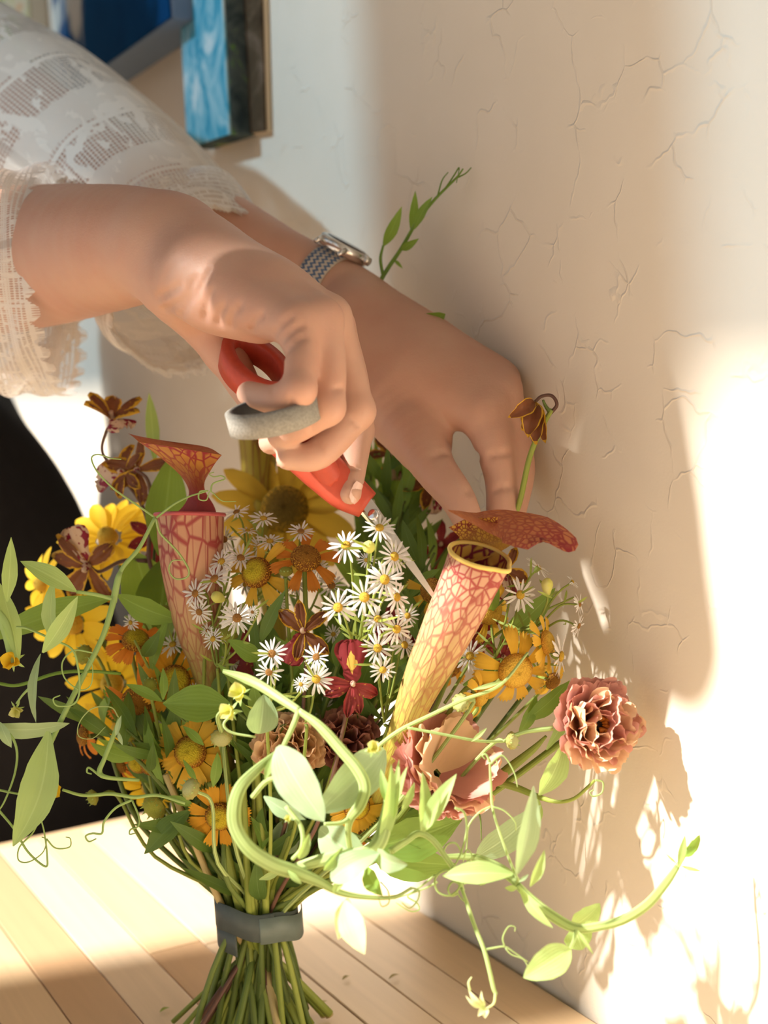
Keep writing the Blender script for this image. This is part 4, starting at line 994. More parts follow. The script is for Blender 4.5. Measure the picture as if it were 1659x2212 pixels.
orchid('second blurred orange-brown %s far behind, lower beside the far hand' % O1, 925, 1045, 62, (.3, .3, .7), D=.80, angs=(60, 120, 180, 0, 250))
orchid('dim red %s behind the bright asters' % O1, 845, 1360, 52, (.1, .3, .9), D=.715, m=M_ORCHR, lip=M_ORCHR)
orchid('shaded maroon %s between the tall cone and the carnations' % O1, 610, 1560, 44, (.0, .2, .9), D=.725, m=M_ORCHR, lip=M_ORCHR)
orchid('dim %s hidden behind the wilted asters near the wall' % O1, 1085, 1420, 44, (.4, .2, .8), D=.735, m=M_ORCHR, lip=M_ORCHR)
# withered orchid held by the far hand
def withered():
    W = lambda x, y, D: W0(x, y, D - .02)
    root = thing('withered_orchid', 'dried brown orchid hanging on a hooked stem held by the far hand', 'orchid', W(1095, 1120, .738))
    P = [W(*p) for p in [(1092, 1150, .737), (1120, 1093, .730), (1145, 985, .722), (1175, 915, .716), (1192, 885, .712)]]
    V, F, UV = tube(P, [.0014, .0015, .0014, .0012], 8, 6); part('stem', V, F, M_STEM, root, UV)
    V, F, UV = tube([W(*p) for p in [(1190, 892, .713), (1203, 874, .711), (1192, 855, .711), (1170, 856, .712), (1156, 868, .713)]], [.0010, .0009, .0008], 8, 6); part('hook', V, F, M_MAROONSTEM, root, UV)
    V, F, UV = tube([W(*p) for p in [(1186, 888, .712), (1178, 876, .712), (1173, 864, .711)]], [.0011, .0006], 6, 4); part('bract', V, F, M_STEMD, root, UV)
    b0 = W(1155, 868, .712)
    for (tx, ty, wd, dt, b) in [(1098, 902, 34, .71, .45), (1140, 945, 44, .708, .1), (1160, 960, 46, .713, .05), (1178, 958, 26, .712, -.1), (1128, 930, 40, .714, .2)]:
        V, F, UV = leaf(b0, W(tx, ty, dt), wd * .712 / FPX, -CF, OVATE, .6, b, R_.uniform(-.8, .8), .12, 10, 7); part('tepal', V, F, M_ORCH, root, UV)
withered()

# ------------------------------------------------------------------ ruffled double flowers (dusty pink)
def cpetal(m, v): return lib(('cp', m.name, v), lambda: um('petal', m, *petal(1.0, 1.22 + .15 * v, [(0, .22), (.3, .66), (.65, .97), (.85, 1), (1, .90)], curl=.10 * v - .28, cup=.30, wav=.055, wf=2.4 + .8 * v, nu=12, nv=23, y0=.02, ph=v * 1.3, serr=.012, wp=4.0)))
def carnation(label, x, y, r, d, D, m, layers, m2=None, stamens=False, group=None):
    pos = W(x, y, D); n = cdir(*d); sc = r * D / FPX
    P, foot = stem_pts(pos - n * sc * .8, n, .02); root = thing('ruffled_flower', label, 'flower', foot)
    V, F, UV = tube(P, [.0016, .0017, .0018, .002], 8, 5); part('stem', V, F, M_STEM, root, UV)
    M = frame(pos - n * sc * .75, n, R_.uniform(0, 6), sc)
    for (cnt, ln, tl, rad) in layers:
        for k in range(cnt):
            a = 2 * PI * k / cnt + R_.uniform(-.25, .25) + tl
            mm = m if not (m2 and R_.random() < .4) else m2
            obj('petal', cpetal(mm, R_.randrange(3)), root, rel(root, M @ Rz(a) @ Matrix.Translation((0, rad, 0)) @ Rx(tl + R_.uniform(-.1, .1)) @ Matrix.Scale(ln * R_.uniform(.93, 1.07), 4)))
    V, F, UV = dome(.16, -.30, 5, 12, 0, .05); obj('calyx', um('calyx', M_STEM, V, F, UV), root, rel(root, M @ Tz(-.06)))
    if stamens:
        V, F, UV = dome(.16, .2, 5, 14, .1); obj('dark_centre', um('dark_centre', M_BLACKC, V, F, UV), root, rel(root, M @ Tz(.42)))
        for k in range(12):
            a = R_.uniform(0, 6.28); rr = R_.uniform(.10, .22)
            V, F, UV = tube([(0, 0, 0), (0, rr * .5, .2), (0, rr, .30)], [.015, .02, .05], 6, 2); obj('stamen', lib(('st', k % 3), lambda: um('stamen', M_STAMEN, V, F, UV)), root, rel(root, M @ Rz(a) @ Tz(.40)))
M_BLACKC = plain('dark_centre', (.02, .012, .01), .7); M_STAMEN = plain('stamen_orange', (.55, .22, .03), .6)
carnation('open dusty pink ruffled flower with dark centre, out by the wall at the right', 1302, 1563, 103, (.32, .22, .85), .655, M_CARN, [(6, .98, 1.15, .04), (6, .96, .90, .08), (6, .92, .66, .14), (5, .84, .44, .20), (4, .70, .24, .26)], M_CARNP, True)
carnation('pale pink ruffled flower seen from the side under the pitcher tube', 985, 1640, 108, (.38, .40, .55), .668, M_CARN, [(5, 1.12, .62, .06), (5, 1.1, .42, .10), (6, 1.0, .26, .14), (6, .95, .10, .18), (5, .85, -.05, .14)], M_CARNP)
carnation('peach and yellow ruffled flower behind the upper vine loop', 618, 1612, 92, (-.1, .25, .9), .695, M_CARNP, [(7, .95, 1.15, .02), (7, .92, .85, .05), (6, .85, .55, .1), (6, .75, .25, .14), (4, .6, .02, .12)])
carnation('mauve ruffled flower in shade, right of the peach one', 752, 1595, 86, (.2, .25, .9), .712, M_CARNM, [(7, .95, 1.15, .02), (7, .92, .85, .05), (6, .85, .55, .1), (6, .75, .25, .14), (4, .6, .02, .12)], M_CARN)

# ------------------------------------------------------------------ large yellow daisies
def ypetal(m, v): return lib(('yp', m.name, v), lambda: um('petal', m, *petal(.78, .30 + .04 * v, [(0, .4), (.3, .85), (.55, 1), (.85, .65), (1, .08)], curl=.12 + .12 * v, cup=.25, wav=.03, nu=9, nv=5, y0=.26, lift=.18)))
def daisy(label, x, y, r, d, D, m, n=14, disc=M_DISCO, dr=.34, dh=.30, spin=0, gap=None):
    pos = W(x, y, D); nn = cdir(*d); sc = r * D / FPX
    P, foot = stem_pts(pos, nn, .02); root = thing('yellow_daisy', label, 'flower', foot)
    V, F, UV = tube(P, [.0018, .0018, .002], 8, 5); part('stem', V, F, M_STEMD, root, UV)
    M = frame(pos, nn, spin, sc)
    V, F, UV = dome(dr, dh, 10, 34, .04); obj('disc', um('disc', disc, V, F, UV), root, rel(root, M))
    for k in range(n):
        a = 2 * PI * k / n + R_.uniform(-.08, .08)
        if gap and any(abs((a - g + PI) % (2 * PI) - PI) < w_ for g, w_ in gap): continue
        obj('petal', ypetal(m, R_.randrange(3)), root, rel(root, M @ Rz(a) @ Rx(R_.uniform(-.12, .12)) @ Matrix.Scale(R_.uniform(.9, 1.08), 4)))
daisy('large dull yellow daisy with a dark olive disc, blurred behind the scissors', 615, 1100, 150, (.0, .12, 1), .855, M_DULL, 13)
daisy('bright yellow daisy with thin petals behind the brown orchid at left', 235, 1165, 112, (-.2, .6, .7), .83, M_YEL, 18, disc=M_DISCY, dr=.2)
daisy('yellow daisy low at the left behind the hanging leaves', 160, 1345, 110, (-.4, -.2, .8), .82, M_YEL, 12, spin=.3, disc=M_DISCY, dr=.22)
daisy('yellow daisy with long petals behind the orange flowers at left', 245, 1478, 112, (-.3, .1, .85), .81, M_YEL, 12, disc=M_DISCY, spin=.1, dr=.22)
daisy('yellow daisy behind the green buds, lowest at the left', 262, 1572, 88, (-.3, -.2, .85), .80, M_YEL, 12, disc=M_DISCY, dr=.22)
daisy('yellow daisy cut by shade under the spent discs', 320, 1700, 62, (-.2, -.3, .85), .775, M_YEL, 12, disc=M_DISCY, dr=.22)
daisy('yellow daisy at the far left edge above the pea leaves', 95, 1262, 78, (-.7, .1, .6), .83, M_YEL, 11, disc=M_DISCY, dr=.22)

# ------------------------------------------------------------------ pitcher plants
def pitcher(label, C, R, mtube, mrim, m_in, mouth_n, SP=4.5):
    """C centre line points from foot to mouth (world), R radii (m)"""
    root = thing('pitcher_plant', label, 'pitcher plant', C[0])
    Cs = spline(C, 8); n = len(Cs); Rr = resample_r(R, n)
    T = np.gradient(Cs, axis=0); T /= np.linalg.norm(T, axis=1)[:, None]
    seg = 36; V = []; UV = []; VI = []
    mn = nz(mouth_n)
    for i in range(n):
        q = i / (n - 1); t = nz(T[i] * (1 - q ** 4) + mn * q ** 4)
        a = nz(np.cross(t, -CF)); b = np.cross(t, a)
        for k in range(seg):
            an = 2 * PI * k / seg
            rr = Rr[i] * (1 + .22 * math.exp(-((math.atan2(math.sin(an - SP), math.cos(an - SP))) / .25) ** 2) * q ** 3)
            V.append(Cs[i] + rr * (math.cos(an) * a + math.sin(an) * b)); UV.append((k / seg, q))
    V = np.array(V); UV = np.array(UV); F = grid_faces(n, seg, 0, True)
    part('tube', V, F, mtube, root, UV)
    k0 = int(n * .55)
    Vi = V.reshape(n, seg, 3)[k0:]; ci = Cs[k0:, None, :]
    Vi = ci + (Vi - ci) * .94
    part('inner_wall', Vi.reshape(-1, 3), grid_faces(n - k0, seg, 0, True), m_in, root, UV.reshape(n, seg, 2)[k0:].reshape(-1, 2) * np.array([1, 1]))
    rim = V.reshape(n, seg, 3)[-1]
    return root, rim, a, b
C = [W(*p) for p in [(500, 1700, .745), (452, 1480, .74), (432, 1380, .735), (416, 1240, .728), (410, 1112, .722)]]
root, rim, a, b = pitcher('red veined pitcher plant with an amber hood, standing at the left', C, [.004, .0065, .0085, .0135, .0165, .0178], M_PITR, M_RIMR, M_PITI, cdir(.0, 1, -.04))
V, F, UV = tube(np.vstack([rim, rim[:2]]), [.0011], 8, 2); part('rim', V, F, M_RIMR, root, UV)
def hood(root, pts, widths, m, ref, fold=.2, nu=18, nv=11, wav=.05, name='hood'):
    Cs = spline(pts, 6); n = len(Cs); Wd = resample_r(widths, n); T = np.gradient(Cs, axis=0); T /= np.linalg.norm(T, axis=1)[:, None]
    rf = np.array(ref); V = []; UV = []
    for i in range(n):
        q = i / (n - 1); r0 = nz(rf[0] * (1 - q) + rf[1] * q)
        s = nz(np.cross(T[i], r0)); nn = np.cross(s, T[i])
        for j in range(nv):
            v = -1 + 2 * j / (nv - 1)
            V.append(Cs[i] + s * v * Wd[i] + nn * (fold * abs(v) ** 1.5 * Wd[i] + wav * Wd[i] * q * math.sin(v * 5 + q * 6)))
            UV.append((.5 + .5 * v * min(1, Wd[i] / max(Wd)), q))
    part(name, np.array(V), grid_faces(n, nv), m, root, np.array(UV))
def loft(root, A, B, m, bulge=.2, nv=13, name='hood', n=7, uvs=(1, 1)):
    CA = spline([W(*p) for p in A], n); CB = spline([W(*p) for p in B], n); N = len(CA); V = []; UV = []
    for i in range(N):
        w_ = np.linalg.norm(CB[i] - CA[i])
        for j in range(nv):
            v = j / (nv - 1); V.append(CA[i] * (1 - v) + CB[i] * v - CF * bulge * w_ * math.sin(PI * v)); UV.append((v * uvs[0], i / (N - 1) * uvs[1]))
    part(name, np.array(V), grid_faces(N, nv), m, root, np.array(UV))
loft(root, [(372, 1116, .735), (398, 1090, .735), (408, 1062, .735), (392, 1030, .730), (360, 1000, .722), (325, 972, .716), (300, 955, .716)], [(470, 1116, .735), (462, 1092, .735), (444, 1062, .735), (442, 1042, .730), (452, 1022, .720), (464, 1002, .712), (479, 983, .708)], M_PITHL, .16)
loft(root, [(300, 955, .716), (288, 944, .72), (276, 936, .724)], [(479, 983, .708), (440, 964, .722), (330, 950, .726)], M_PITH, -.12, name='hood_flap')
C = [W(*p) for p in [(800, 1760, .715), (850, 1630, .688), (905, 1490, .668), (962, 1370, .655), (1008, 1270, .648), (1036, 1200, .644)]]
root, rim, a, b = pitcher('pale pitcher plant with wine red veins and flat red hood, right of the asters', C, [.0035, .0055, .0080, .0110, .0128, .0136, .0143], M_PIT, M_RIMY, M_PITI, cdir(.22, .88, .33), 5.6)
V, F, UV = tube(np.vstack([rim, rim[:2]]), [.0011], 8, 2); part('rim', V, F, M_RIMY, root, UV)
hood(root, [W(1052, 1206, .656), W(1045, 1178, .660), W(1034, 1145, .658), W(1022, 1118, .652)], [.0138, .0115, .0095, .012], M_PITI, [cdir(-.3, .1, 1), cdir(-.3, -.1, 1)], fold=.25, name='neck')
hood(root, [W(968, 1102, .64), W(1005, 1113, .645), W(1045, 1125, .65), W(1090, 1128, .652), (W(1150, 1140, .648)), W(1195, 1166, .642), W(1190, 1176, .638)], [.001, .006, .010, .0165, .0185, .014, .003], M_PITH, [cdir(.08, .86, .40), cdir(.18, .80, .55)], fold=-.12, wav=.035)
C = [W(*p) for p in [(620, 1500, .80), (580, 1250, .85), (562, 1100, .862), (558, 985, .868), (556, 930, .87)]]
root, rim, a, b = pitcher('yellow pitcher plant blurred behind the grey scissor loop', C, [.004, .008, .010, .0115, .0125], M_PITY, M_RIMY, M_PITI, cdir(0, 1, .1))
V, F, UV = tube(np.vstack([rim, rim[:2]]), [.001], 8, 2); part('rim', V, F, M_RIMY, root, UV)
# ------------------------------------------------------------------ sweet pea vines
def pts(L, D): return [W(p[0], p[1], p[2] if len(p) > 2 else D) for p in L]
class Vine:
    def __init__(s, label, base, name='sweet_pea_vine', cat='vine', group=None): s.r = thing(name, label, cat, base, group)
    def stem(s, L, D, wpx, m=M_VINE, flat=1.0, nm='stem', seg=8):
        P = pts(L, D); wd = [x * D / FPX / 2 / flat for x in (wpx if isinstance(wpx, (list, tuple)) else [wpx])]
        V, F, UV = tube(P, wd, seg, 7, flat, -CF if flat > 1 else None); part(nm, V, F, m, s.r, UV); return s
    def ten(s, L, D, wpx=5, m=M_VINE):
        P = pts(L, D); wd = [wpx * D / FPX / 2, wpx * D / FPX / 2 * .8, wpx * D / FPX / 2 * .5]
        V, F, UV = tube(P, wd, 5, 6); part('tendril', V, F, m, s.r, UV); return s
    def leaf(s, a, b, wpx, D, m=M_LEAFL, D2=None, tilt=0.0, prof=LANCE, fold=.25, bend=.08, twist=0.0, side=0.0, wav=.02, nm='leaf'):
        A = W(a[0], a[1], D); B = W(b[0], b[1], D2 or D)
        t = nz(B - A); n = -CF; sdir = np.cross(t, n); n = nz(n * math.cos(tilt) + sdir * math.sin(tilt))
        V, F, UV = leaf(A, B, wpx * D / FPX, n, prof, fold, bend, twist, wav, 14, 7, side)
        part(nm, V, F, m, s.r, UV); return s
    def peaflower(s, x, y, r, D, d=(0, 0, 1), m=M_CREAM):
        M = frame(W(x, y, D), cdir(*d), R_.uniform(0, 6), r * D / FPX)
        for k, (a, w_, l, tl) in enumerate([(0, 1.1, 1.0, .9), (2.0, .9, .95, .7), (4.1, .9, .9, .8), (1.0, .6, .8, .4), (3.1, .6, .8, .3)]):
            V, F, UV = petal(l, w_, OVATE, curl=-.15, cup=.5, wav=.05, nu=8, nv=7)
            obj('flower_petal', mk('flower_petal', V, F, m, UV), s.r, rel(s.r, M @ Rz(a) @ Rx(tl)))
        for k in range(5):
            V, F, UV = petal(.75, .22, LANCE, curl=.3, nu=6, nv=3)
            obj('sepal', mk('sepal', V, F, M_LEAFL, UV), s.r, rel(s.r, M @ Rz(k * 1.26 + .3) @ Rx(-.2)))
        return s
# centre loop, brightly lit, in front of everything
v = Vine('bright lime vine coiling in a big loop at the front of the bouquet', W(490, 1455, .64))
v.stem([(482, 1450, .66), (520, 1462, .65), (560, 1480, .64), (610, 1512, .63), (645, 1535, .622)], .63, [10, 24, 22, 18], flat=2.5)
v.stem([(645, 1535, .622), (690, 1568, .618), (735, 1618, .615), (772, 1662, .613), (788, 1700, .612), (778, 1738, .612), (757, 1768, .614), (752, 1800, .618), (756, 1835, .622)], .615, [14, 24, 26, 26, 24, 14, 12], flat=2.6)
v.stem([(645, 1535, .622), (632, 1570, .62), (612, 1612, .615)], .62, [12, 12, 10], flat=1.8)
v.stem([(598, 1625, .612), (555, 1662, .606), (520, 1700, .60), (506, 1745, .598), (510, 1790, .598), (540, 1835, .598), (590, 1868, .60), (640, 1885, .602), (690, 1905, .604), (735, 1928, .606), (790, 1938, .608), (850, 1938, .61), (890, 1918, .612)], .602, [10, 22, 28, 30, 30, 34, 34, 26, 16, 11, 9, 7], flat=3.0)
v.stem([(635, 1875, .606), (680, 1862, .604), (725, 1852, .602), (780, 1846, .60), (815, 1825, .602), (832, 1780, .606), (843, 1720, .61), (848, 1680, .612)], .604, [20, 26, 30, 32, 34, 32, 24, 14], flat=2.4)
v.stem([(756, 1835, .622), (762, 1848, .618), (800, 1838, .61)], .615, [10, 10, 10])
v.stem([(700, 1780, .61), (735, 1778, .612), (752, 1770, .614)], .61, [8, 10, 10])
v.stem([(618, 1742, .606), (650, 1786, .602), (652, 1830, .60), (632, 1856, .602)], .604, [10, 10, 9, 9])
v.stem([(545, 1722, .615), (575, 1688, .612), (606, 1678, .61)], .612, [12, 12, 10])
v.leaf((600, 1612), (700, 1775), 96, .60, M_LEAFG, .592, .25, OVATE, .12, .06).leaf((830, 1618), (690, 1755), 100, .625, M_LEAFG, .615, -.3, OVATE, .15, .05)
v.leaf((690, 1790), (800, 1862), 90, .632, M_LEAFG, .625, .2, OVATE, .15, .1).leaf((570, 1720), (660, 1770), 40, .63, M_LEAFG, .625, .3)
v.leaf((715, 1900), (820, 1842), 62, .60, M_LEAFG, .595, -.5, OVATE, .3, .15).leaf((815, 1838), (880, 1868), 52, .598, M_LEAFG, .59, .4, OVATE, .35, .2)
v.leaf((790, 1870), (826, 1935), 46, .612, M_LEAF, .605, .5, LANCE).leaf((745, 1945), (788, 2062), 62, .595, M_PALE, .585, .2, LANCE, .2, .1).leaf((752, 1940), (730, 2030), 46, .60, M_PALE, .592, -.2, LANCE)
v.leaf((700, 1870), (765, 1830), 30, .60, M_LEAFG, .598, .2, LANCE, nm='bud_scale').leaf((720, 1930), (745, 1875), 20, .604, M_LEAFL, .60, .1).leaf((622, 1880), (652, 1910), 14, .60, M_LEAFL)
v.leaf((578, 1675), (600, 1622), 20, .608, M_LEAFL).leaf((572, 1685), (588, 1635), 16, .606, M_LEAFL).leaf((815, 1838), (845, 1650), 40, .608, M_LEAFL, .60, .6, LANCE, .4).leaf((842, 1790), (880, 1655), 22, .606, M_LEAFL, .60, -.5).leaf((838, 1740), (822, 1660), 20, .604, M_LEAFL).leaf((850, 1730), (862, 1640), 14, .61, M_LEAFL)
v.leaf((560, 1585), (570, 1500), 70, .648, M_LEAFG, .642, .3, OVATE, .3).peaflower(520, 1500, 34, .632, (-.3, .5, .8)).peaflower(500, 1535, 32, .628, (-.5, .1, .8)).peaflower(805, 1618, 26, .61, (.1, .5, .8))
v.stem([(515, 1535, .632), (484, 1562, .63), (500, 1582, .63), (552, 1592, .63)], .63, [6, 6, 6, 5])
v.stem([(478, 1578, .69), (470, 1550, .66), (478, 1535, .65)], .66, [12, 9, 6]).peaflower(622, 1770, 13, .602, (0, .6, .8))
for a, b in (((646, 1855), (668, 1800)), ((700, 1880), (740, 1830))): v.leaf(a, b, 22, .60, M_LEAFL, .597, .3, OVATE, .5, .1, nm='bud')
v.ten([(890, 1918), (905, 1925), (902, 1945), (885, 1962), (868, 1950)], .612, 5).ten([(822, 1905), (838, 1925), (840, 1950), (825, 1958), (818, 1940)], .606, 4)
# right vine
v = Vine('lime sweet pea vine reaching right along the wall with paired leaves', W(850, 1842, .62))
v.stem([(845, 1838, .612), (880, 1815, .62), (905, 1800, .622), (935, 1815, .622), (965, 1855, .622), (985, 1885, .622), (1000, 1925, .62)], .62, [16, 15, 14, 13, 12, 10])
v.stem([(960, 1850, .632), (1020, 1852, .632), (1068, 1870, .63), (1105, 1895, .626), (1118, 1910, .622)], .628, [10, 20, 24, 20], flat=2.5)
v.stem([(1118, 1912, .622), (1150, 1945, .620), (1195, 1980, .617), (1245, 2005, .614), (1300, 2000, .612), (1350, 1985, .61), (1400, 1952, .61), (1440, 1905, .612), (1463, 1872, .614)], .615, [16, 22, 24, 22, 20, 22, 22, 20, 14], flat=2.0)
v.stem([(1120, 1905, .622), (1090, 1830, .628), (1065, 1750, .632), (1060, 1690, .635), (1058, 1645, .635)], .63, [7, 6, 6, 5])
v.stem([(1463, 1872, .614), (1480, 1845, .615), (1497, 1815, .616)], .615, [12, 9, 6]).leaf((1465, 1870), (1480, 1803), 18, .612, M_LEAFL).leaf((1478, 1848), (1512, 1803), 26, .616, M_LEAF, None, .3, OVATE).leaf((1470, 1870), (1516, 1882), 9, .61, M_LEAFL).leaf((1462, 1866), (1436, 1842), 6, .608, M_LEAFL).leaf((1475, 1850), (1505, 1832), 16, .614, M_LEAF)
v.leaf((1116, 1888), (1152, 1698), 52, .60, M_LEAFG, .598, .35, LANCE, .3).leaf((1108, 1888), (955, 1892), 52, .602, M_LEAFL, .61, .5, LANCE, .35, .1).leaf((1145, 1915), (1176, 1836), 24, .60, M_LEAFL, .598, .2, LANCE, .5)
v.leaf((1122, 1915), (1195, 2005), 26, .608, M_LEAFL, .602, .4, LANCE, .5).leaf((1120, 1905), (1142, 1888), 9, .61, M_LEAFG).leaf((1118, 1918), (1090, 1918), 14, .61, M_LEAFL)
v.leaf((1238, 2000), (1296, 1952), 56, .625, M_LEAFL, .622, .3, OVATE, .15).leaf((1240, 2005), (1258, 2052), 66, .63, M_LEAFL, .628, -.2, OVATE, .1).leaf((1232, 2050), (1131, 2112), 68, .598, M_LEAFL, .592, .25, OVATE, .3)
v.stem([(1245, 2008, .614), (1240, 2030, .61), (1230, 2052, .60)], .61, [10, 8, 7]).leaf((1248, 2010), (1282, 2062), 8, .60, M_LEAFL)
v.leaf((910, 1795), (912, 1668), 32, .615, M_LEAFL, .612, .5, LANCE, .4).leaf((915, 1797), (986, 1672), 40, .612, M_LEAFL, .608, -.4, LANCE, .3).leaf((868, 1750), (895, 1690), 20, .615, M_LEAFL, .612, .3)
v.ten([(1060, 1742), (1035, 1755), (1012, 1785), (1008, 1830), (1000, 1862)], .63, 5).ten([(1062, 1742), (1090, 1752), (1112, 1775), (1114, 1795)], .63, 5).ten([(1058, 1645), (1050, 1630), (1042, 1632), (1048, 1640)], .635, 6).ten([(1060, 1650), (1072, 1638), (1085, 1632), (1098, 1645), (1112, 1672), (1118, 1700)], .634, 5).ten([(1062, 1645), (1072, 1642), (1072, 1652), (1064, 1650)], .634, 4)
v.ten([(982, 1745), (1002, 1755), (1008, 1790), (1000, 1830), (985, 1865), (970, 1880)], .62, 6).ten([(955, 1850), (965, 1825), (985, 1822), (1000, 1845), (1010, 1835), (1020, 1850), (1008, 1862)], .622, 5)
v.ten([(985, 1885), (960, 1880), (940, 1898), (945, 1925), (970, 1935), (992, 1918), (995, 1890), (975, 1875)], .615, 6).ten([(1000, 1910), (1020, 1900), (1045, 1896), (1048, 1908), (1036, 1912)], .618, 6).ten([(940, 1890), (915, 1910), (885, 1930), (850, 1942)], .62, 5).ten([(945, 1905), (920, 1918), (880, 1935), (900, 1950), (905, 1965), (885, 1968), (855, 1950)], .62, 5)
v.ten([(990, 1930), (975, 1935), (968, 1920), (978, 1905), (992, 1912), (988, 1928), (1000, 1945), (1012, 1950)], .618, 5)
# hanging runner with the withered blossom
v = Vine('thin runner hanging down over the table with a pale withered blossom', W(1000, 1925, .62))
v.stem([(997, 1918, .62), (1008, 1950, .616), (1025, 2000, .61), (1045, 2050, .604), (1058, 2100, .60), (1066, 2135, .597), (1072, 2148, .596)], .608, [7, 9, 9, 9, 9, 7])
v.stem([(1070, 2146, .596), (1066, 2168, .595), (1048, 2180, .594)], .596, [6, 5, 4], M_PALE)
v.ten([(1044, 2052), (1065, 2048), (1090, 2045), (1112, 2058), (1140, 2078)], .604, 5).ten([(1090, 2045), (1086, 2025), (1098, 2002), (1112, 2002), (1112, 2012)], .604, 4).ten([(1092, 2048), (1105, 2062), (1130, 2072), (1140, 2088)], .604, 4).ten([(1172, 2108), (1190, 2115), (1206, 2105), (1204, 2090), (1196, 2092)], .60, 4)
for tip, wd in (((1012, 2138), 16), ((1005, 2150), 10), ((1040, 2140), 10), ((1042, 2152), 8), ((1048, 2200), 18), ((1032, 2196), 14)): v.leaf((1045, 2175), tip, wd, .593, M_PALE, .59, R_.uniform(-.5, .5), LANCE, .3, .2, nm='blossom_petal')
v.stem([(1015, 2140), (1012, 2122), (1019, 2110)], .59, [5, 4, 2], M_PALE)
# vine with leaves between carnation and wall
v = Vine('green sweet pea shoot under the open pink flower beside the wall', W(980, 1700, .68))
v.stem([(900, 1715, .70), (970, 1700, .695), (1050, 1688, .69), (1110, 1700, .685), (1165, 1722, .68), (1205, 1732, .675), (1240, 1725, .672), (1270, 1700, .67), (1285, 1685, .668)], .69, [12, 12, 16, 16, 12, 8, 8, 7, 6], M_STEM, flat=1.8)
v.stem([(1060, 1690, .69), (1100, 1660, .688), (1150, 1620, .685), (1180, 1590, .68)], .688, [18, 22, 16, 6], M_STEM, flat=2)
v.leaf((1165, 1718), (1220, 1600), 62, .672, M_LEAFL, .665, .45, LANCE, .3).leaf((1162, 1725), (1150, 1800), 36, .68, M_LEAFL, .675, .3).leaf((1030, 1850), (1168, 1740), 72, .675, M_LEAFG, .67, .3, OVATE, .15)
v.ten([(1285, 1685), (1302, 1690), (1300, 1712), (1282, 1720), (1274, 1712), (1282, 1706)], .668, 5).ten([(1235, 1620), (1245, 1640), (1262, 1638)], .668, 6).ten([(985, 1700), (1005, 1720), (1030, 1740), (1042, 1720), (1052, 1695)], .69, 4, M_STEMD).ten([(1030, 1740), (1038, 1770), (1040, 1815)], .69, 5, M_STEMD)
# stem crossing pitcher towards the pink flower
v = Vine('lit green stem with narrow leaves crossing the foot of the right pitcher', W(800, 1640, .65), 'green_stem', 'stem')
v.stem([(800, 1625, .655), (860, 1580, .652), (930, 1545, .65), (1000, 1512, .65), (1080, 1480, .652), (1140, 1410, .66)], .652, [9, 10, 9, 8, 7, 6]).stem([(880, 1572, .65), (950, 1585, .648), (1030, 1600, .65), (1085, 1602, .655)], .65, [7, 7, 7, 6])
v.stem([(1085, 1602, .658), (1130, 1582, .66), (1195, 1573, .66)], .66, [6, 10, 12]).leaf((1018, 1602), (1052, 1572), 10, .648, M_LEAFL).leaf((1020, 1490), (1090, 1470), 10, .65, M_LEAFL)
# left vine
v = Vine('green vine with tendrils running down the left side from the red pitcher', W(60, 1735, .70))
v.stem([(335, 1118, .70), (300, 1185, .70), (262, 1232, .70), (245, 1300, .70), (222, 1375, .70), (180, 1460, .70), (130, 1560, .70), (85, 1660, .70), (58, 1738, .70)], .70, [8, 9, 10, 14, 12, 12, 12, 12, 10], M_LEAFL)
v.stem([(245, 1300, .70), (255, 1250, .698), (262, 1232, .70)], .70, [16, 14, 8], M_LEAFL, 2.0).stem([(245, 1295, .70), (210, 1285, .698), (165, 1278, .695)], .70, [8, 9, 8], M_LEAFL)
v.ten([(335, 1118), (295, 1090), (245, 1055), (210, 1018), (198, 990), (212, 982), (240, 990), (262, 992)], .70, 5, M_LEAFL).ten([(338, 1118), (375, 1090), (410, 1072), (445, 1062)], .70, 6, M_LEAFL).ten([(455, 1062), (460, 1045), (485, 1035), (478, 1028), (462, 1030), (452, 1024), (462, 1020)], .70, 4, M_LEAFL).ten([(450, 1060), (432, 1062), (430, 1078), (446, 1080), (455, 1062), (480, 1082), (510, 1083)], .70, 4, M_LEAFL)
v.ten([(337, 1120), (345, 1150), (368, 1175), (390, 1200), (408, 1232), (402, 1248), (378, 1250), (365, 1232), (372, 1212), (394, 1210)], .695, 6, M_VINE)
v.leaf((165, 1278), (44, 1212), 44, .69, M_LEAFL, .685, .4, LANCE, .3).leaf((118, 1395), (118, 1248), 42, .692, M_LEAFL, .69, -.5, LANCE, .35).leaf((92, 1410), (168, 1288), 44, .69, M_LEAFL, .686, .4, LANCE, .35)
v.leaf((15, 1300), (24, 1160), 34, .70, M_LEAFL, .69, .4, LANCE, .3).leaf((40, 1430), (0, 1260), 40, .70, M_LEAFL, .71, .5, LANCE, .3).stem([(-30, 1300), (10, 1350), (30, 1440)], .70, [20, 26, 18], M_LEAFL, 2.0)
v.leaf((245, 1290), (-30, 1385), 66, .72, M_LEAF, .73, .5, LANCE, .25, .05).leaf((255, 1285), (390, 1340), 64, .725, M_LEAF, .73, .4, LANCE, .25)
v.leaf((105, 1580), (28, 1828), 92, .69, M_LEAFL, .685, .3, LANCE, .25, .05, side=-.12).leaf((88, 1412), (78, 1562), 30, .69, M_LEAFG, .688, .6, LANCE, .4).leaf((-20, 1570), (150, 1562), 44, .695, M_LEAFG, .70, .5, OVATE, .2, .1).leaf((0, 1560), (25, 1615), 26, .69, M_LEAFG)
v.stem([(-10, 1475, .70), (40, 1480, .70), (120, 1455, .70), (190, 1450, .70), (260, 1455, .71)], .70, [7, 8, 8, 7], M_LEAF)
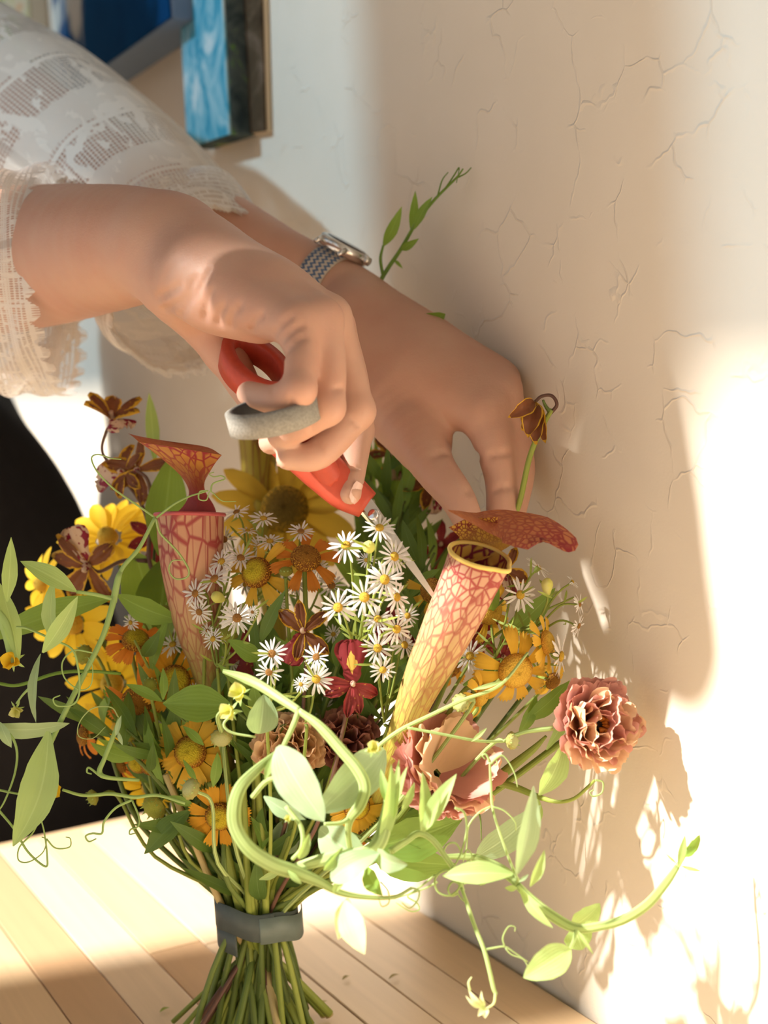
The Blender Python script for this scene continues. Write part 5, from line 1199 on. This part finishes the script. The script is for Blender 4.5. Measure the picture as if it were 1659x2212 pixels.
v.ten([(35, 1355), (60, 1358), (110, 1380), (155, 1402), (168, 1440), (172, 1490), (160, 1520), (125, 1525), (115, 1510), (130, 1502)], .695, 6, M_LEAFL).ten([(200, 1410), (160, 1405), (135, 1430), (140, 1465), (172, 1490), (196, 1480), (200, 1440), (190, 1420)], .695, 4, M_LEAFL)
v.ten([(-10, 1575), (20, 1585), (36, 1620), (32, 1670), (10, 1730), (-10, 1760)], .69, 7, M_LEAFL).ten([(-10, 1705), (40, 1715), (80, 1718)], .69, 6, M_LEAFL).ten([(-10, 1742), (30, 1790), (60, 1840), (98, 1872), (102, 1850), (96, 1800), (88, 1768)], .69, 6, M_LEAFL)
v.ten([(85, 1770), (70, 1800), (42, 1830), (40, 1858), (62, 1862), (92, 1842), (100, 1815), (90, 1808)], .69, 4, M_LEAFL).ten([(100, 1812), (120, 1832), (150, 1830), (152, 1812), (142, 1808)], .69, 4, M_LEAFL).ten([(50, 1730), (45, 1755), (65, 1760), (88, 1738), (80, 1730), (68, 1736), (76, 1745)], .69, 4, M_LEAFL)
v.peaflower(30, 1428, 34, .70, (-.3, .2, .9), M_YEL).peaflower(105, 1705, 34, .695, (.6, .0, .8), M_YEL).stem([(65, 1485), (50, 1500), (35, 1520)], .70, [6, 5, 4], M_LEAFL).peaflower(35, 1530, 24, .70, (0, -.5, .8), M_CREAM)
v.stem([(135, 1706), (180, 1718), (240, 1715), (290, 1722), (340, 1718), (400, 1735)], .70, [6, 7, 8, 8, 7, 7], M_LEAFL).ten([(285, 1728), (250, 1745), (225, 1775), (220, 1800), (200, 1800), (185, 1806), (192, 1818), (208, 1812)], .70, 6, M_LEAFL).ten([(285, 1728), (300, 1765), (298, 1785), (282, 1792), (280, 1802), (292, 1800)], .70, 5, M_LEAFL)
v.stem([(258, 1552, .69), (245, 1590, .69), (225, 1640, .69), (215, 1668, .69), (235, 1680, .69), (300, 1685, .70)], .69, [8, 10, 10, 12, 9, 7], M_LEAFL).leaf((250, 1590), (262, 1545), 12, .688, M_LEAFG).leaf((255, 1580), (265, 1610), 10, .688, M_LEAFG).ten([(256, 1550), (240, 1528), (200, 1530), (172, 1560), (170, 1590), (200, 1595), (228, 1570)], .69, 3, M_VINE).ten([(215, 1675), (192, 1658), (188, 1668), (198, 1672)], .69, 6, M_LEAFL)
# upright sprig at the back
v = Vine('upright pea sprig with small leaves behind the far wrist', W(820, 640, .795))
v.stem([(818, 660, .795), (822, 610, .795), (838, 580, .795), (868, 535, .79), (900, 480, .78), (940, 430, .772), (985, 385, .766), (1000, 365, .757)], .795, [10, 10, 9, 8, 7, 5, 3], M_LEAF)
v.stem([(828, 600, .795), (822, 560, .795), (828, 530, .795)], .795, [7, 7, 5], M_LEAF).leaf((828, 532), (868, 446), 26, .795, M_LEAF, .776, .3, LANCE, .3).leaf((888, 500), (897, 412), 20, .79, M_LEAF, .776, .2).leaf((895, 495), (934, 425), 22, .78, M_LEAF, .77, -.3).leaf((865, 540), (905, 515), 18, .79, M_LEAF, .776, .4).leaf((850, 560), (870, 580), 8, .795, M_LEAF)
v.ten([(945, 425), (955, 390), (968, 372)], .77, 4, M_LEAF).ten([(960, 410), (980, 380), (992, 362), (986, 395)], .766, 4, M_LEAF).ten([(985, 385), (1005, 375), (1018, 362)], .766, 4, M_LEAF)
v = Vine('short green leaf standing up behind the far hand', W(930, 760, .80), 'leaf_sprig', 'leaf')
v.stem([(925, 800, .80), (926, 740, .785), (918, 698, .772)], .78, [6, 6, 5], M_LEAF).leaf((906, 696), (962, 678), 46, .77, M_LEAF, .765, .5, OVATE, .4, .2)
# broad leaves
def sprig(label, stemL, D, leaves, m=M_LEAFD, ms=M_STEMD, wst=7, name='leafy_stem', cat='leaves', group=None):
    v = Vine(label, W(stemL[0][0], stemL[0][1], stemL[0][2] if len(stemL[0]) > 2 else D), name, cat, group)
    v.stem(stemL, D, [wst, wst, wst * .6], ms)
    for l in leaves: v.leaf(*l[:3], D - .004 + (l[3] if len(l) > 3 else 0), l[5] if len(l) > 5 else m, None, l[4] if len(l) > 4 else .3, LANCE, .25, .08, 0, 0, .03)
    return v
sprig('broad bright green leaves behind the left pitcher', [(330, 1400), (330, 1250), (345, 1050)], .79, [((345, 1200), (372, 980), 90, 0, .2, M_LEAF), ((330, 1330), (290, 1190), 110, 0, .3, M_LEAF), ((340, 1360), (360, 1200), 120, -.01, .3, M_LEAFD), ((335, 1000), (322, 848), 30, .03, .2, M_LEAFL)])
sprig('grey-green spotted leaf left of the pale pea blossom', [(540, 1560), (505, 1530)], .70, [((500, 1525), (352, 1520), 84, 0, .3, M_LEAF)])
sprig('dark toothed leaf pointing down over the table edge', [(470, 1700), (430, 1730), (410, 1752)], .72, [((412, 1750), (312, 1845), 52, 0, .4, M_LEAFD), ((420, 1740), (360, 1720), 20, 0, .3, M_LEAF)])
sprig('narrow green leaves across the golden flowers', [(400, 1560), (380, 1540), (350, 1512)], .715, [((350, 1515), (272, 1478), 24, 0, .4, M_LEAF), ((352, 1512), (352, 1442), 20, 0, .4, M_LEAF), ((460, 1700), (470, 1625), 26, -.01, .4, M_LEAF), ((440, 1610), (395, 1568), 20, -.01, .3, M_LEAF), ((425, 1690), (395, 1640), 14, -.01, .3, M_LEAF)], wst=5)
sprig('big dark green leaf behind the right vine, over the table', [(760, 1800), (810, 1820), (850, 1830)], .70, [((800, 1830), (998, 1770), 104, 0, .2, M_LEAF), ((790, 1835), (985, 1868), 92, .005, .3, M_LEAF)], M_LEAF)
sprig('dark leaves around the throat of the bouquet', [(560, 1950), (590, 1850), (620, 1780)], .735, [((590, 1850), (650, 1750), 80, 0, .3, M_LEAFG), ((580, 1840), (530, 1740), 56, 0, .3, M_LEAF), ((610, 1800), (700, 1780), 60, .005, .3, M_LEAFD), ((560, 1880), (610, 1810), 40, 0, .3, M_LEAF), ((620, 1820), (560, 1740), 70, .012, .2, M_LEAFD), ((640, 1850), (720, 1800), 60, .012, .2, M_LEAFD), ((560, 1900), (610, 1876), 18, -.02, .3, M_LEAFL)])
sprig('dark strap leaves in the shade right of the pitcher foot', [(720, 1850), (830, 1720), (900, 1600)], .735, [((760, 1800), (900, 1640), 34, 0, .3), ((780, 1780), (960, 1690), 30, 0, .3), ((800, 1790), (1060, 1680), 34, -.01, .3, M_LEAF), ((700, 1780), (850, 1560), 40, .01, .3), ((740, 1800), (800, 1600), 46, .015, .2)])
sprig('green leaves behind the white asters at the right border', [(960, 1520), (1060, 1380), (1240, 1290)], .71, [((1080, 1380), (1200, 1270), 56, 0, .3, M_LEAF), ((1000, 1480), (1140, 1410), 40, 0, .3, M_LEAF), ((1130, 1560), (1230, 1470), 44, -.02, .3, M_LEAF), ((1120, 1590), (1160, 1500), 30, -.02, .3, M_LEAF), ((1180, 1620), (1250, 1480), 30, -.02, .3, M_LEAFL)], M_LEAF, M_STEM)
# filler foliage inside the bouquet: thin dark stems with small leaves, nothing tells them apart
fr = random.Random(23)
for i in range(44):
    ang = fr.uniform(-.85, .95); ln = fr.uniform(.10, .19)
    tip = BIND + np.array([math.sin(ang) * ln * 1.0, fr.uniform(-.035, .09), .085 + math.cos(ang) * ln * .78])
    base = BIND + np.array([fr.uniform(-.012, .012), fr.uniform(-.012, .012), 0])
    dv = tip - CAM; zz = dv @ CF; pxx = CX + FPX * (dv @ CR) / zz; pyy = CY - FPX * (dv @ CU) / zz
    if pxx < 720 and pyy < 1330: tip = BIND + (tip - BIND) * .62
    if (tip - WP) @ WN < .012: tip += WN * (.02 - (tip - WP) @ WN)
    mid = base * .45 + tip * .55 + np.array([0, 0, .012]); foot = base * 2 - mid; foot = base + (foot - base) * .35; foot[2] = .0025
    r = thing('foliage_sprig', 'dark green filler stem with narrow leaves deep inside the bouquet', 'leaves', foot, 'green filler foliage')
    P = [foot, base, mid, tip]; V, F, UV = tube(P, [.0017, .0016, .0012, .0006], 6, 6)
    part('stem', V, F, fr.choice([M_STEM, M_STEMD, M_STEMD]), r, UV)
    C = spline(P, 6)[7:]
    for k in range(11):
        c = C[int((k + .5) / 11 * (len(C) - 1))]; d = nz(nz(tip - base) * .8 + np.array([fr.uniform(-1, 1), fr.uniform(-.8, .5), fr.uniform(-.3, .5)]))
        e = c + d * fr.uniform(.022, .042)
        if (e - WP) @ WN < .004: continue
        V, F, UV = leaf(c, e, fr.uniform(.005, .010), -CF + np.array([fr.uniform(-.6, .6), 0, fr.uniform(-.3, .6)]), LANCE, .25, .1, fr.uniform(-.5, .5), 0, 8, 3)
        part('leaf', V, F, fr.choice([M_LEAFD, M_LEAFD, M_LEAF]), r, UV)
# dark blurred stems behind, under the far hand
for i in range(16):
    x0 = fr.uniform(770, 940); y0 = fr.uniform(960, 1080); D = fr.uniform(.80, .88)
    a = W(740 + (x0 - 740) * .6, 1420, D - .02); b = W(x0, y0, D); 
    if (b - WP) @ WN < .02: continue
    r = thing('foliage_sprig', 'blurred dark leafy stem behind the asters under the far hand', 'leaves', a, 'blurred leafy stems at the back')
    V, F, UV = tube([a, a * .5 + b * .5 + np.array([0, 0, .005]), b], [.0014, .0012, .0007], 6, 6); part('stem', V, F, M_STEMD, r, UV)
    for k in range(9):
        c = a + (b - a) * (.25 + .75 * k / 9); d = nz(nz(b - a) * .9 + np.array([fr.uniform(-1, 1), fr.uniform(-.5, .5), fr.uniform(-.2, .4)]))
        e = c + d * fr.uniform(.02, .04)
        if (e - WP) @ WN < .006: continue
        V, F, UV = leaf(c, e, fr.uniform(.005, .010), -CF, LANCE, .2, .1, 0, 0, 7, 3); part('leaf', V, F, fr.choice([M_LEAFD, M_LEAFD, M_LEAF]), r, UV)
# plain stems that fill the tie
for i in range(34):
    a = fr.uniform(0, 6.28); rr = math.sqrt(fr.random()) * .018
    b0 = BIND + np.array([math.cos(a) * rr, math.sin(a) * rr * .8, 0]); tp = BIND + np.array([math.cos(a) * rr * 2.6 + fr.uniform(-.01, .01), math.sin(a) * rr * 2, .075 + fr.uniform(0, .03)])
    ft = BIND + np.array([-math.cos(a) * rr * fr.uniform(1.0, 2.4) + fr.uniform(-.01, .01), -math.sin(a) * rr * 1.6, 0]); ft[2] = .003
    tan = fr.random() < .18
    r = thing('cut_stem', ('tan woody' if tan else 'green') + ' cut stem bundled under the grey tape', 'stem', ft, ('tan' if tan else 'green') + ' cut stems in the bundle')
    V, F, UV = tube([ft, ft * .5 + b0 * .5, b0, tp], [.0026 if not tan else .0024, .0023, .002, .0018], 8, 6); part('stem', V, F, M_STEMT if tan else fr.choice([M_STEM, M_STEM, M_STEMD]), r, UV)
    V, F, UV = tube([ft - np.array([0, 0, .001]), ft + nz(b0 - ft) * .0015], [.0024], 8, 1); part('cut_end', V, F, M_STEMT, r, UV)
# tape around the stems
def tape():
    root = thing('stem_tape', 'grey-green floral tape wrapped round the bundled stems', 'tape', BIND + np.array([0, 0, -.01]))
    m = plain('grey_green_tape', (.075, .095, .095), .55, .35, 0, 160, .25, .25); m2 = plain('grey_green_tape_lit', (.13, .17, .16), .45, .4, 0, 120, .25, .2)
    def band(z0, ht, tilt, r1, r2, a0, a1, mm, nm, th=.0006, tilt2=0.0):
        V = []; UV = []; n = 60
        for i in range(n):
            q = i / (n - 1); an = a0 + (a1 - a0) * q
            c = BIND + np.array([math.cos(an) * r1, math.sin(an) * r2, z0 + tilt * math.cos(an) + tilt2 * math.sin(an) + .0008 * math.sin(an * 5)])
            o = np.array([math.cos(an), math.sin(an), 0])
            for (zz, rr) in ((-ht, 0), (ht, 0), (ht, th), (-ht, th)): V.append(c + np.array([0, 0, zz]) + o * (rr + q * .0012)); UV.append((q, zz))
        F = [(i * 4 + j, i * 4 + (j + 1) % 4, i * 4 + 4 + (j + 1) % 4, i * 4 + 4 + j) for i in range(n - 1) for j in range(4)] + [(3, 2, 1, 0), tuple((n - 1) * 4 + k for k in range(4))]
        part(nm, np.array(V), F, mm, root, np.array(UV))
    band(.0010, .0075, -.0045, .0212, .0185, -1.35, 5.2, m, 'tape_wrap')
    band(-.0075, .0062, -.002, .0210, .0182, 1.2, 4.25, m, 'tape_wrap', tilt2=.004)
    band(-.0005, .0070, -.0042, .0226, .0198, -1.45, .2, m2, 'tape_end')
tape()
# bits cut off and left on the table
for (x, y, l) in ((840, 2118, 12), (740, 2120, 8), (690, 2175, 9), (345, 2190, 10)):
    D = CAM[2] / -ray(x, y)[2]; p = W(x, y, D * .999); p[2] = .0012
    r = thing('leaf_scrap', {840: 'small brown leaf scrap lying on the table', 740: 'tiny pale scrap beside the brown one on the table', 690: 'whitish scrap by the right foot of the stems', 345: 'thin green scrap left of the cut stems'}[x], 'scrap', p)
    V, F, UV = leaf(p, p + np.array([l * D / FPX * 2, .004, .0006]), .003, (0, 0, 1), LANCE, .3, .1, nu=7, nv=5); part('leaf', V, F, M_STEMT if x != 345 else M_STEM, r, UV)
